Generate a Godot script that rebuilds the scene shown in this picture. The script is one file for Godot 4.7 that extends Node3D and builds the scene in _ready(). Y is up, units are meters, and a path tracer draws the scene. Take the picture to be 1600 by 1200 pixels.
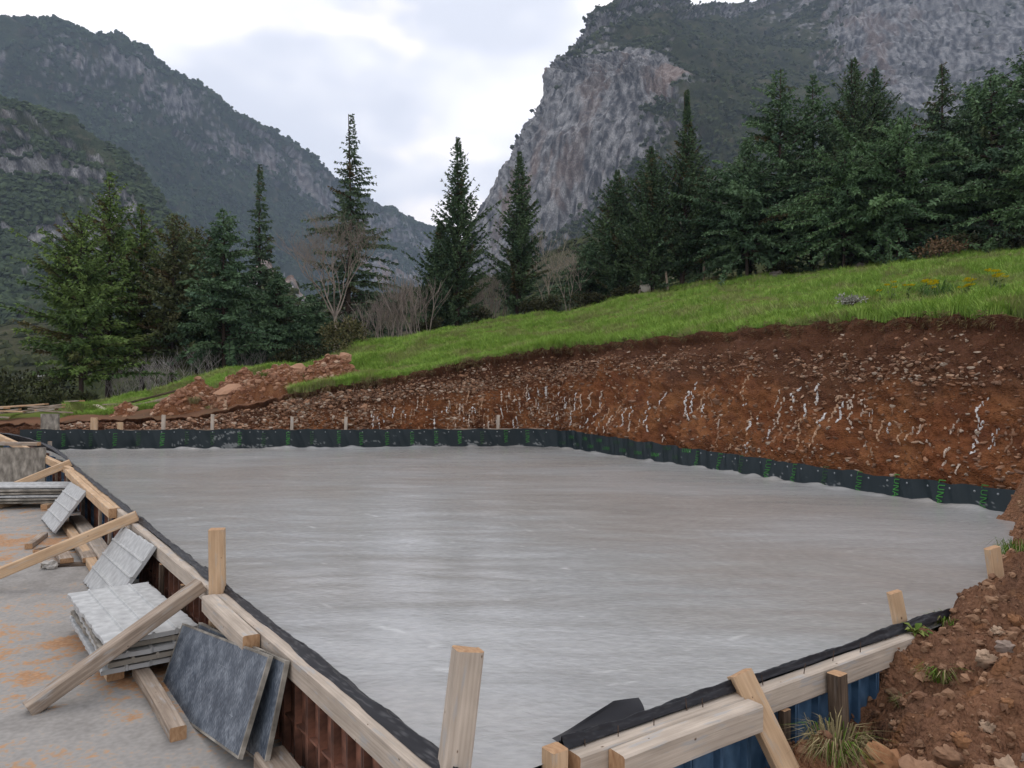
extends Node3D
# A freshly poured concrete slab in its formwork below a cut bank, conifers and mountains behind. Metres, y up; slab top at y = 0, the camera looks along -z.
const GROUND := -0.45
var M := {}
var taken := {}

class MB:   # collects triangles
	var v := PackedVector3Array()
	var n := PackedVector3Array()
	var c := PackedColorArray()
	var uv := PackedVector2Array()
	func tri(a: Vector3, b: Vector3, d: Vector3, col := Color.WHITE, ua := Vector2.ZERO, ub := Vector2.ZERO, ud := Vector2.ZERO) -> void:
		var nn := (d - a).cross(b - a).normalized()
		v.append(a); v.append(b); v.append(d)
		n.append(nn); n.append(nn); n.append(nn)
		c.append(col); c.append(col); c.append(col)
		uv.append(ua); uv.append(ub); uv.append(ud)
	func quad(a: Vector3, b: Vector3, d: Vector3, e: Vector3, col := Color.WHITE, ua := Vector2.ZERO, ub := Vector2.ZERO, ud := Vector2.ZERO, ue := Vector2.ZERO) -> void:
		tri(a, b, d, col, ua, ub, ud)
		tri(a, d, e, col, ua, ud, ue)
	func leaf(a: Vector3, tip: Vector3, side: Vector3, col: Color) -> void:   # a diamond
		var m := a.lerp(tip, 0.45)
		tri(a, m + side, tip, col)
		tri(a, tip, m - side, col)
	func blade(a: Vector3, m: Vector3, tip: Vector3, side: Vector3, col: Color, col2: Color) -> void:
		quad(a - side, m - side * 0.8, m + side * 0.8, a + side, col)
		tri(m - side * 0.8, tip, m + side * 0.8, col2)
	func tube(p: PackedVector3Array, r: PackedFloat32Array, sides: int, col: Color) -> void:
		for k in p.size() - 1:
			var ax := (p[k + 1] - p[k]).normalized()
			var e1 := ax.cross(Vector3(0.31, 0.2, 0.93)).normalized()
			var e2 := ax.cross(e1)
			for j in sides:
				var a0 := TAU * j / sides
				var a1 := TAU * (j + 1) / sides
				var d0 := e1 * cos(a0) + e2 * sin(a0)
				var d1 := e1 * cos(a1) + e2 * sin(a1)
				var q := [p[k] + d0 * r[k], p[k + 1] + d0 * r[k + 1], p[k + 1] + d1 * r[k + 1], p[k] + d1 * r[k]]
				for w in [[0, 1, 2], [0, 2, 3]]:
					for z in w:
						v.append(q[z]); n.append(d0 if z < 2 else d1); c.append(col)
						uv.append(Vector2((j if z < 2 else j + 1) / float(sides), (k + (1 if z == 1 or z == 2 else 0)) * 0.3))
	func mesh(mat: Material = null) -> ArrayMesh:
		var a := []
		a.resize(Mesh.ARRAY_MAX)
		a[Mesh.ARRAY_VERTEX] = v; a[Mesh.ARRAY_NORMAL] = n; a[Mesh.ARRAY_COLOR] = c; a[Mesh.ARRAY_TEX_UV] = uv
		var m := ArrayMesh.new()
		m.add_surface_from_arrays(Mesh.PRIMITIVE_TRIANGLES, a)
		if mat: m.surface_set_material(0, mat)
		return m

func numbered(called: String) -> String:
	var k: int = taken.get(called, 0)
	taken[called] = k + 1
	return called if k == 0 else "%s_%03d" % [called, k]

func thing(called: String, label: String, category: String, group := "", at := Vector3.ZERO) -> Node3D:
	var o := Node3D.new()
	o.name = numbered(called)
	add_child(o, true)
	o.position = at
	return tag(o, label, category, group)

func tag(o: Node, label: String, category := "", group := "", kind := "") -> Node:
	o.set_meta("label", label)
	if category: o.set_meta("category", category)
	if group: o.set_meta("group", group)
	if kind: o.set_meta("kind", kind)
	return o

func part(parent: Node, called: String, m: Mesh, mat: Material = null) -> MeshInstance3D:
	var o := MeshInstance3D.new()
	o.name = numbered(called) if parent == self else called
	o.mesh = m
	if mat: o.material_override = mat
	parent.add_child(o, true)
	return o

func structure(called: String, m: Mesh, mat: Material, label := "") -> MeshInstance3D:
	var o := part(self, called, m, mat)
	o.set_meta("kind", "structure")
	if label: o.set_meta("label", label)
	return o

func multi(parent: Node, called: String, m: Mesh, xf: Array, cols: PackedColorArray, mat: Material) -> MultiMeshInstance3D:
	var mm := MultiMesh.new()
	mm.transform_format = MultiMesh.TRANSFORM_3D
	mm.use_colors = true
	mm.mesh = m
	mm.instance_count = xf.size()
	for i in xf.size():
		var t: Transform3D = xf[i]
		mm.set_instance_transform(i, t)
		mm.set_instance_color(i, cols[i])
	var o := MultiMeshInstance3D.new()
	o.name = numbered(called) if parent == self else called
	o.multimesh = mm
	o.material_override = mat
	o.set_meta("kind", "stuff")
	parent.add_child(o, true)
	return o

# ---------- a sheet of nu x nv points, smooth normals turned towards "hint"
func grid_normals(p: PackedVector3Array, nu: int, nv: int, hint: Vector3) -> PackedVector3Array:
	var nr := PackedVector3Array()
	nr.resize(p.size())
	var total := Vector3.ZERO
	for j in nv:
		var ja := maxi(j - 1, 0) * nu
		var jb := mini(j + 1, nv - 1) * nu
		for i in nu:
			var q := (p[j * nu + mini(i + 1, nu - 1)] - p[j * nu + maxi(i - 1, 0)]).cross(p[jb + i] - p[ja + i]).normalized()
			nr[j * nu + i] = q
			total += q
	if total.dot(hint) < 0.0:
		for k in nr.size(): nr[k] = -nr[k]
	return nr

func sheet(p: PackedVector3Array, nu: int, nv: int, nr: PackedVector3Array, cols: PackedColorArray, uvs := PackedVector2Array()) -> ArrayMesh:
	var ix := PackedInt32Array()
	ix.resize((nu - 1) * (nv - 1) * 6)
	var mid := (nv / 2) * nu + nu / 2
	var flip := (p[mid + 1] - p[mid]).cross(p[mid + nu] - p[mid]).dot(nr[mid]) > 0.0
	var k := 0
	for j in nv - 1:
		for i in nu - 1:
			var a := j * nu + i
			if flip:
				ix[k] = a; ix[k + 1] = a + nu; ix[k + 2] = a + 1
				ix[k + 3] = a + 1; ix[k + 4] = a + nu; ix[k + 5] = a + nu + 1
			else:
				ix[k] = a; ix[k + 1] = a + 1; ix[k + 2] = a + nu
				ix[k + 3] = a + 1; ix[k + 4] = a + nu + 1; ix[k + 5] = a + nu
			k += 6
	var a := []
	a.resize(Mesh.ARRAY_MAX)
	a[Mesh.ARRAY_VERTEX] = p; a[Mesh.ARRAY_NORMAL] = nr; a[Mesh.ARRAY_INDEX] = ix
	if cols.size(): a[Mesh.ARRAY_COLOR] = cols
	if uvs.size(): a[Mesh.ARRAY_TEX_UV] = uvs
	var m := ArrayMesh.new()
	m.add_surface_from_arrays(Mesh.PRIMITIVE_TRIANGLES, a)
	return m

func noise(freq: float, oct: int, sd: int, ridged := false) -> FastNoiseLite:
	var f := FastNoiseLite.new()
	f.noise_type = FastNoiseLite.TYPE_SIMPLEX_SMOOTH
	f.frequency = freq
	f.seed = sd
	f.fractal_type = FastNoiseLite.FRACTAL_RIDGED if ridged else FastNoiseLite.FRACTAL_FBM
	f.fractal_octaves = oct
	return f

func material(rough: float, vertex := true, col := Color.WHITE) -> StandardMaterial3D:
	var m := StandardMaterial3D.new()
	m.roughness = rough
	m.albedo_color = col
	m.vertex_color_use_as_albedo = vertex
	m.metallic_specular = 0.4
	return m

func lin(r: float, g: float, b: float) -> Color:   # a linear colour for albedo_color
	return Color(r, g, b).linear_to_srgb()

func noise_tex(size: int, freq: float, oct: int, sd: int, lo: Color, hi: Color, stretch := 1.0, across := false) -> ImageTexture:
	# a tileable-enough grain: noise between two colours (linear values), stretched along v
	var f := noise(freq, oct, sd)
	var im := f.get_seamless_image(int(size / stretch) if across else size, size if across else int(size / stretch), false, false, 0.2, true)
	im.convert(Image.FORMAT_L8)
	im.resize(size, size, Image.INTERPOLATE_CUBIC)
	var src := im.get_data()
	var a := lo.linear_to_srgb()
	var b := hi.linear_to_srgb()
	var lut_r := PackedByteArray(); var lut_g := PackedByteArray(); var lut_b := PackedByteArray()
	for k in 256:
		var q := a.lerp(b, k / 255.0)
		lut_r.append(int(clampf(q.r, 0, 1) * 255)); lut_g.append(int(clampf(q.g, 0, 1) * 255)); lut_b.append(int(clampf(q.b, 0, 1) * 255))
	var dst := PackedByteArray()
	dst.resize(src.size() * 3)
	for k in src.size():
		var s := src[k]
		dst[k * 3] = lut_r[s]; dst[k * 3 + 1] = lut_g[s]; dst[k * 3 + 2] = lut_b[s]
	return ImageTexture.create_from_image(Image.create_from_data(size, size, false, Image.FORMAT_RGB8, dst))

func gray_tex(size: int, freq: float, oct: int, sd: int, stretch := 1.0, warp := 0.0, across := false) -> ImageTexture:
	var f := noise(freq, oct, sd)
	if warp > 0.0:
		f.domain_warp_enabled = true
		f.domain_warp_amplitude = warp
		f.domain_warp_frequency = freq * 0.3
	var im := f.get_seamless_image(int(size / stretch) if across else size, size if across else int(size / stretch), false, false, 0.2, true)
	im.convert(Image.FORMAT_L8)
	im.resize(size, size, Image.INTERPOLATE_CUBIC)
	return ImageTexture.create_from_image(im)

func stone_mesh(sd: int, rings: int, segs: int, rough: float, flat: bool) -> ArrayMesh:
	var f := noise(0.9, 2, sd)
	var b := MB.new()
	var g := func(i: int, j: int) -> Vector3:
		var th := PI * i / rings
		var ph := TAU * (j % segs) / segs + (0.4 if i % 2 else 0.0)
		var d := Vector3(sin(th) * cos(ph), cos(th), sin(th) * sin(ph))
		return d * (1.0 + rough * f.get_noise_3dv(d * 1.3)) * (1.0 + 0.35 * rough * f.get_noise_3dv(d * 4.0 + Vector3(5, 1, 2)))
	for i in rings:
		for j in segs:
			var p0: Vector3 = g.call(i, j)
			var p1: Vector3 = g.call(i, j + 1)
			var p2: Vector3 = g.call(i + 1, j + 1)
			var p3: Vector3 = g.call(i + 1, j)
			var tone := Color.WHITE * (0.9 + 0.2 * absf(f.get_noise_3dv(p0 * 3.0)))
			tone.a = 1.0
			var at := b.v.size()
			if i > 0: b.tri(p0, p1, p2, tone)
			if i < rings - 1: b.tri(p0, p2, p3, tone)
			if not flat:
				for k in range(at, b.v.size()): b.n[k] = b.v[k].normalized()
	return outward(b).mesh()

func outward(b: MB) -> MB:   # faces of a lump round its own axis look away from it
	for k in range(0, b.v.size(), 3):
		var face := (b.v[k + 2] - b.v[k]).cross(b.v[k + 1] - b.v[k])
		if face.dot(b.v[k] + b.v[k + 1] + b.v[k + 2]) < 0:
			var t := b.v[k + 1]; b.v[k + 1] = b.v[k + 2]; b.v[k + 2] = t
			t = b.n[k + 1]; b.n[k + 1] = b.n[k + 2]; b.n[k + 2] = t
			if b.n[k].dot(face) > 0:
				for z in 3: b.n[k + z] = -b.n[k + z]
	return b

func poly_at(pts: Array, t: float) -> Vector3:   # t in control steps, smooth
	var k := clampi(int(floor(t)), 0, pts.size() - 2)
	var a: Vector3 = pts[k]
	var b: Vector3 = pts[k + 1]
	return a.cubic_interpolate(b, pts[maxi(k - 1, 0)], pts[mini(k + 2, pts.size() - 1)], t - k)

func rows_of(a: Array) -> Array:
	var out := []
	for r in a:
		var row := []
		for q in r: row.append(Vector3(q[0], q[1], q[2]))
		out.append(row)
	return out

func net_at(rows: Array, u: float, w: float) -> Vector3:
	var col := []
	var k := clampi(int(floor(w)), 0, rows.size() - 2)
	for d in [-1, 0, 1, 2]: col.append(poly_at(rows[clampi(k + d, 0, rows.size() - 1)], u))
	return col[1].cubic_interpolate(col[2], col[0], col[3], w - k)
const RIGHT_MASSIF = [
	[[0, 22, -620], [-35, 20, -560], [14, 12, -330], [32, 11, -300], [51, 11, -290], [70, 11, -280], [91, 10, -275], [117, 10, -270], [146, 10, -270], [180, 10, -270], [224, 10, -270], [281, 10, -270]],
	[[-11, 94, -660], [-34, 81, -600], [16, 64, -470], [43, 62, -430], [67, 61, -400], [89, 60, -370], [116, 59, -350], [149, 59, -345], [184, 58, -340], [226, 58, -340], [283, 58, -340], [353, 58, -340]],
	[[0, 135, -700], [-30, 120, -620], [13, 94, -520], [46, 105, -500], [74, 115, -470], [104, 115, -440], [143, 119, -430], [195, 121, -450], [249, 116, -460], [306, 112, -460], [382, 112, -460], [478, 112, -460]],
	[[18, 187, -720], [-13, 164, -630], [20, 135, -535], [51, 145, -510], [81, 156, -490], [113, 165, -470], [166, 182, -500], [242, 192, -560], [319, 192, -590], [399, 191, -600], [499, 191, -600], [623, 191, -600]],
	[[36, 229, -730], [3, 197, -640], [32, 176, -545], [61, 183, -520], [88, 192, -505], [123, 211, -520], [200, 241, -600], [285, 259, -660], [367, 261, -680], [459, 265, -690], [574, 265, -690], [717, 265, -690]],
	[[62, 272, -740], [26, 232, -645], [42, 213, -555], [67, 219, -535], [95, 228, -530], [140, 256, -590], [229, 297, -690], [307, 320, -710], [389, 324, -720], [485, 329, -730], [607, 329, -730], [759, 329, -730]],
	[[81, 308, -750], [33, 265, -650], [50, 241, -570], [74, 249, -560], [106, 265, -580], [162, 306, -670], [253, 347, -760], [324, 375, -750], [411, 393, -760], [512, 404, -770], [640, 404, -770], [800, 404, -770]],
	[[101, 333, -760], [54, 288, -660], [66, 279, -610], [90, 293, -620], [126, 317, -660], [190, 361, -760], [272, 406, -840], [346, 440, -800], [443, 472, -820], [552, 491, -830], [690, 491, -830], [862, 491, -830]],
	[[133, 364, -800], [77, 320, -690], [85, 314, -660], [109, 335, -690], [148, 360, -740], [209, 403, -840], [288, 440, -900], [380, 521, -880], [486, 570, -900], [605, 591, -910], [756, 591, -910], [946, 591, -910]],
	[[175, 251, -1000], [120, 263, -900], [135, 300, -900], [157, 300, -900], [197, 317, -950], [271, 350, -1050], [357, 367, -1100], [475, 458, -1100], [594, 458, -1100], [732, 458, -1100], [914, 458, -1100], [1143, 458, -1100]],
]
const LEFT_RIDGE = [
	[[-282, -4, -300], [-302, -5, -383], [-300, -6, -452], [-290, -7, -498], [-276, -8, -535], [-257, -8, -572], [-236, -9, -604], [-211, -9, -636], [-183, -10, -668], [-156, -10, -696], [-121, -11, -728], [-81, -11, -761], [-43, -12, -790], [0, -12, -820]],
	[[-376, 42, -400], [-371, 46, -470], [-353, 50, -531], [-334, 52, -574], [-315, 53, -612], [-291, 51, -649], [-268, 48, -685], [-240, 45, -721], [-208, 41, -759], [-178, 36, -793], [-139, 32, -834], [-94, 28, -879], [-49, 23, -916], [0, 17, -952]],
	[[-470, 106, -500], [-440, 112, -558], [-406, 117, -611], [-379, 121, -651], [-355, 124, -689], [-326, 119, -727], [-299, 113, -766], [-268, 106, -806], [-233, 99, -849], [-200, 90, -889], [-156, 81, -941], [-106, 74, -997], [-56, 64, -1042], [0, 51, -1084]],
	[[-573, 195, -610], [-516, 198, -654], [-465, 202, -699], [-428, 207, -735], [-399, 211, -774], [-365, 202, -812], [-334, 192, -856], [-299, 181, -899], [-260, 170, -948], [-224, 155, -996], [-176, 142, -1058], [-120, 132, -1126], [-64, 115, -1181], [0, 95, -1229]],
	[[-672, 306, -715], [-589, 301, -746], [-520, 303, -782], [-474, 307, -815], [-440, 312, -854], [-401, 298, -894], [-368, 284, -941], [-328, 268, -988], [-286, 253, -1043], [-246, 231, -1098], [-194, 213, -1170], [-133, 200, -1250], [-71, 176, -1313], [0, 146, -1368]],
	[[-751, 420, -800], [-648, 407, -820], [-565, 404, -850], [-512, 407, -880], [-474, 413, -920], [-431, 394, -960], [-395, 375, -1010], [-352, 354, -1060], [-307, 335, -1120], [-265, 307, -1180], [-209, 284, -1260], [-144, 268, -1350], [-77, 237, -1420], [0, 198, -1480]],
	[[-1052, 448, -1120], [-907, 426, -1148], [-791, 417, -1190], [-717, 416, -1232], [-664, 417, -1288], [-603, 383, -1344], [-552, 348, -1414], [-493, 310, -1484], [-430, 272, -1568], [-371, 224, -1652], [-293, 177, -1764], [-201, 139, -1890], [-107, 84, -1988], [0, 18, -2072]],
]
const LEFT_SPUR = [
	[[-168, -7, -170], [-140, -7, -170], [-119, -7, -170], [-110, -7, -170], [-102, -7, -170], [-93, -7, -170], [-86, -7, -170], [-79, -7, -170], [-72, -7, -170], [-64, -7, -170], [-55, -7, -170]],
	[[-240, 20, -245], [-197, 17, -242], [-165, 15, -239], [-152, 13, -238], [-139, 12, -236], [-127, 10, -234], [-116, 7, -233], [-106, 4, -232], [-96, 1, -230], [-84, -3, -228], [-72, -6, -227]],
	[[-299, 63, -308], [-244, 56, -302], [-202, 49, -296], [-186, 46, -294], [-169, 42, -291], [-153, 36, -288], [-140, 29, -286], [-127, 22, -283], [-114, 14, -280], [-99, 5, -277], [-84, -3, -274]],
	[[-357, 121, -370], [-289, 110, -362], [-238, 96, -354], [-218, 90, -350], [-198, 82, -346], [-179, 72, -342], [-163, 59, -338], [-147, 46, -334], [-132, 32, -330], [-114, 16, -326], [-96, 1, -322]],
	[[-401, 190, -420], [-324, 172, -410], [-266, 151, -400], [-243, 142, -395], [-220, 129, -390], [-198, 115, -385], [-180, 94, -380], [-162, 74, -375], [-145, 54, -370], [-124, 30, -365], [-105, 7, -360]],
	[[-522, 192, -546], [-421, 170, -533], [-346, 144, -520], [-316, 133, -514], [-287, 117, -507], [-258, 99, -500], [-234, 73, -494], [-211, 48, -488], [-188, 21, -481], [-162, -9, -474], [-136, -38, -468]],
]
const FOOTHILL = [
	[[-49, -2, -45], [-37, -2, -45], [-30, -2, -45], [-24, -2, -45], [-19, -2, -45], [-16, -2, -45], [-15, -2, -45], [-15, -2, -45], [-14, -1, -45], [-13, -1, -45], [-13, -1, -45], [-12, -1, -45], [-10, -1, -45], [-7, 0, -45], [-4, 1, -45], [0, 2, -45], [3, 2, -45], [5, 3, -45], [7, 3, -45], [11, 4, -45], [17, 5, -45], [24, 6, -45], [32, 6, -45], [41, 6, -45], [52, 6, -45]],
	[[-86, -1, -80], [-67, -1, -80], [-53, 1, -80], [-43, 1, -80], [-33, 1, -80], [-29, 2, -80], [-27, 3, -80], [-26, 4, -80], [-25, 4, -80], [-24, 3, -80], [-23, 3, -80], [-21, 3, -80], [-19, 3, -80], [-13, 4, -80], [-7, 5, -80], [0, 7, -80], [5, 8, -80], [9, 10, -80], [13, 11, -80], [20, 12, -80], [30, 14, -80], [43, 15, -80], [57, 15, -80], [73, 15, -80], [93, 15, -80]],
	[[-140, 0, -130], [-108, 0, -130], [-86, 6, -130], [-70, 6, -130], [-54, 6, -130], [-48, 8, -130], [-44, 12, -130], [-42, 14, -130], [-41, 14, -130], [-39, 12, -130], [-37, 12, -130], [-35, 10, -130], [-30, 10, -130], [-22, 11, -130], [-11, 13, -130], [0, 15, -130], [8, 18, -130], [15, 21, -130], [22, 24, -130], [32, 27, -130], [49, 28, -130], [70, 29, -130], [92, 29, -130], [119, 29, -130], [151, 29, -130]],
	[[-216, 1, -200], [-166, 3, -200], [-133, 15, -200], [-108, 15, -200], [-83, 16, -200], [-73, 20, -200], [-68, 28, -200], [-65, 33, -200], [-63, 32, -200], [-60, 27, -200], [-57, 28, -200], [-54, 23, -200], [-47, 21, -200], [-33, 23, -200], [-17, 25, -200], [0, 28, -200], [12, 34, -200], [23, 39, -200], [33, 44, -200], [50, 49, -200], [75, 51, -200], [108, 51, -200], [141, 51, -200], [183, 51, -200], [233, 51, -200]],
	[[-324, -29, -300], [-249, -26, -300], [-200, -9, -300], [-162, -9, -300], [-125, -6, -300], [-110, -1, -300], [-102, 12, -300], [-97, 19, -300], [-94, 17, -300], [-90, 10, -300], [-86, 11, -300], [-80, 4, -300], [-70, 1, -300], [-50, 4, -300], [-25, 7, -300], [0, 11, -300], [17, 21, -300], [35, 29, -300], [50, 36, -300], [75, 44, -300], [112, 46, -300], [162, 46, -300], [212, 46, -300], [274, 46, -300], [349, 46, -300]],
]
# ---------- the shape of the land
const EDGE = [[-13, .35, -15.6], [-10.2, .4, -15.5], [-9.2, .43, -15.4], [-7.7, .52, -15.4], [-6.4, .58, -15.4], [-4.9, .9, -15.5], [-4.1, 1.09, -15.5], [-3.1, 1.26, -15.6], [-2.6, 1.35, -15.6], [-1.3, 1.61, -15.7], [-.53, 1.75, -15.8], [.66, 1.95, -15.9], [1.3, 2.0, -15.7], [2.32, 2.03, -13.98], [3.73, 2.06, -11.2], [4.67, 2.01, -9.35], [5.34, 1.95, -8.02], [6.6, 1.9, -6.0], [8.2, 1.8, -3.5]]
const CREST = [[-17, .1, -20], [-13.5, .4, -20], [-12, .55, -20], [-10.8, .64, -20], [-9.6, 1.0, -21], [-8.6, 1.40, -22], [-7.3, 1.55, -22.5], [-6.1, 1.7, -23], [-5, 2.36, -25], [-3.1, 2.9, -27], [-1.0, 3.35, -28], [1, 3.75, -29], [3.9, 4.35, -29], [7, 4.83, -28], [10.8, 5.0, -26], [13, 5.1, -24], [14.6, 4.97, -22], [17, 5.2, -17], [20, 5.2, -10]]
const FOOT = [[-13, -.5, -14.6], [-10.2, .0, -14.65], [-9.3, .1, -14.6], [-7.7, .1, -14.75], [-6.4, .1, -14.85], [-4.9, .1, -14.95], [-4.1, .1, -15.0], [-3.1, .1, -15.05], [-2.6, .1, -15.1], [-1.3, .08, -15.2], [-.53, .08, -15.25], [.3, .08, -15.3], [.95, .06, -15.15], [1.62, .04, -13.9], [2.85, .02, -11.35], [3.75, .0, -9.55], [4.5, -.02, -8.1], [5.4, -.05, -6.3], [7.0, -.1, -3.4]]
var land := []       # rows of the meadow: edge, crest, behind, far
var n_bump := noise(0.35, 3, 5)

var n_lip := noise(1.1, 3, 6)
func lip(u: float) -> Vector3:   # how far the torn sod edge strays from its line
	var o := Vector3(-0.75, 0, 0.65) if u > 12.5 else Vector3(0, 0, 1)
	return o * (n_lip.get_noise_1d(u * 2.2) * 0.17 + n_lip.get_noise_1d(u * 9.0 + 50.0) * 0.05) + Vector3(0, n_lip.get_noise_1d(u * 3.1 + 90.0) * 0.07, 0)

func hill_point(u: float, w: float) -> Vector3:   # u along the edge (0..18), w 0 edge .. 1 crest .. 3 far behind
	var p := net_at(land, u, w)
	var b := n_bump.get_noise_2d(p.x, p.z) * 0.22 + n_bump.get_noise_2d(p.x * 3.1, p.z * 3.1 + 40.0) * 0.06
	p.y += b * clampf(w * 3.0, 0.0, 1.0)
	return p + lip(u) * clampf(1.0 - w / 0.12, 0, 1)

var hill_cache: PackedVector3Array
func hill_height(x: float, z: float) -> float:   # by the nearest points of a coarse cache
	if hill_cache.is_empty():
		for a in 91:
			for b in 61: hill_cache.append(hill_point(a * 0.2, b * 0.05))
	var best := 1e9
	var y := 0.0
	for q in hill_cache:
		var d := (q.x - x) * (q.x - x) + (q.z - z) * (q.z - z)
		if d < best: best = d; y = q.y
	return y

func build_hill() -> void:
	var e := rows_of([EDGE, CREST])
	var b1 := []; var b2 := []
	for k in EDGE.size():
		var c: Vector3 = e[1][k]
		var o := Vector3(c.x, 0, c.z + 5).normalized()
		var right := smoothstep(-6.0, 8.0, c.x)
		b1.append(c + o * 12 + Vector3(0, lerpf(-1.6, 1.2, right), 0))
		b2.append(c + o * 45 + Vector3(0, lerpf(-7.0, -2.0, right), 0))
	land = [e[0], e[1], b1, b2]
	var nu := 260; var nv := 120
	var p := PackedVector3Array(); var cols := PackedColorArray()
	var nc := noise(0.6, 3, 9)
	for j in nv:
		for i in nu:
			var w := pow(j / float(nv - 1), 1.3) * 3.0
			var q := hill_point(i * 18.0 / (nu - 1), w)
			p.append(q)
			var t := nc.get_noise_2d(q.x, q.z)
			var g := Color(0.075, 0.125, 0.022).lerp(Color(0.12, 0.14, 0.038), clampf(t + 0.5, 0, 1))
			var soil := smoothstep(0.25, 0.55, nc.get_noise_2d(q.x * 2.0 + 90, q.z * 2.0))
			g = g.lerp(Color(0.10, 0.065, 0.035), soil * 0.6)
			if i * 18.0 / (nu - 1) < 5.7 and w < 0.34: g = Color(0.17, 0.085, 0.05).lerp(Color(0.11, 0.07, 0.045), clampf(0.5 + t, 0, 1))
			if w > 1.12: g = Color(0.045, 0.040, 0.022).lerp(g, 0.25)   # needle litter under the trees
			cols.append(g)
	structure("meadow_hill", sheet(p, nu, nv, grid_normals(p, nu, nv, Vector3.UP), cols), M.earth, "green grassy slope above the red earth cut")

func grass_tuft(sd: int, blades: int, h: float, spread: float, w: float) -> ArrayMesh:
	var r := RandomNumberGenerator.new(); r.seed = sd
	var b := MB.new()
	for k in blades:
		var a := r.randf() * TAU
		var base := Vector3(cos(a), 0, sin(a)) * spread * r.randf()
		var lean := Vector3(cos(a), 0, sin(a)) * r.randf_range(0.1, 0.7) * h
		var hh := h * r.randf_range(0.5, 1.0)
		var side := Vector3(-sin(a + 0.6), 0, cos(a + 0.6)) * w
		var tone := Color.WHITE * r.randf_range(0.75, 1.2); tone.a = 1
		b.blade(base, base + lean * 0.35 + Vector3(0, hh * 0.6, 0), base + lean + Vector3(0, hh, 0), side, tone, tone * Color(1.15, 1.1, 0.9))
	return b.mesh()

func scatter_grass() -> void:
	var r := RandomNumberGenerator.new(); r.seed = 77
	var nc := noise(0.6, 3, 9)
	var nt := noise(0.25, 2, 19)
	var kinds := [grass_tuft(1, 9, 0.08, 0.09, 0.0045), grass_tuft(2, 9, 0.115, 0.10, 0.0045), grass_tuft(3, 10, 0.17, 0.09, 0.0045)]
	var xf := [[], [], []]
	var cols := [PackedColorArray(), PackedColorArray(), PackedColorArray()]
	for k in 120000:
		var u := r.randf_range(2.2, 18.0)
		var w := pow(r.randf(), 1.25) * 1.15 + 0.002
		var q := hill_point(u, w)
		if u < 5.6 and w < 0.30: continue
		var soil := smoothstep(0.25, 0.55, nc.get_noise_2d(q.x * 2.0 + 90, q.z * 2.0))
		if r.randf() < soil * 0.85 or (w < 0.012 and r.randf() < 0.5): continue
		var t := clampf(nt.get_noise_2d(q.x, q.z) * 1.2 + 0.5 + r.randf_range(-0.25, 0.25), 0, 1)
		var kd := clampi(int(t * 3.0), 0, 2)
		var s := r.randf_range(0.7, 1.25)
		xf[kd].append(Transform3D(Basis(Vector3.UP, r.randf() * TAU).scaled(Vector3(s, s * r.randf_range(0.7, 1.2), s)), q - Vector3(0, 0.015, 0)))
		var c := Color(0.145, 0.270, 0.040).lerp(Color(0.265, 0.375, 0.085), r.randf())
		if nt.get_noise_2d(q.x * 2.3 + 30, q.z * 2.3) > 0.12: c = c.lerp(Color(0.24, 0.22, 0.11), r.randf_range(0.2, 0.9))
		cols[kd].append(c)
	var g := thing("meadow_grass", "bright green grass covering the slope above the red earth cut", "grass")
	g.set_meta("kind", "stuff")
	for k in 3: multi(g, "grass", kinds[k], xf[k], cols[k], M.leaf)
	# dry roots and straw hanging over the lip of the cut
	var fr := []; var fc := PackedColorArray()
	for k in 800:
		var u := r.randf_range(5.5, 18.0)
		var q := hill_point(u, 0.0)
		q += Vector3(r.randf_range(-0.05, 0.05), r.randf_range(-0.10, 0.03), r.randf_range(-0.02, 0.10))
		var out := (poly_at(rows_of([FOOT])[0], u) - q); out.y = 0; out = out.normalized()
		var bas := Basis(Vector3.UP, r.randf() * TAU).scaled(Vector3.ONE * r.randf_range(0.5, 1.0))
		bas = Basis(out.cross(Vector3.UP).normalized(), -r.randf_range(1.7, 2.8)) * bas
		fr.append(Transform3D(bas, q + out * 0.05))
		fc.append(Color(0.07, 0.04, 0.025).lerp(Color(0.17, 0.13, 0.06), r.randf()))
	var rt := multi(self, "hanging_roots", kinds[0], fr, fc, M.leaf)
	tag(rt, "dry roots and straw fringing the lip of the earth cut", "roots")

# ---------- the cut face
var cut_pts: PackedVector3Array
var cut_nrm: PackedVector3Array
const CUT_NU := 1000
const CUT_NV := 84
func cut_base(u: float, w: float, e: Array, f: Array) -> Vector3:
	var a := poly_at(f, u)
	var b := poly_at(e, u) + lip(u)
	var lie := lerpf(pow(w, 1.5), w, smoothstep(8.0, 4.5, u))
	return Vector3(lerpf(a.x, b.x, lie), lerpf(a.y, b.y, w), lerpf(a.z, b.z, lie))

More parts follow.
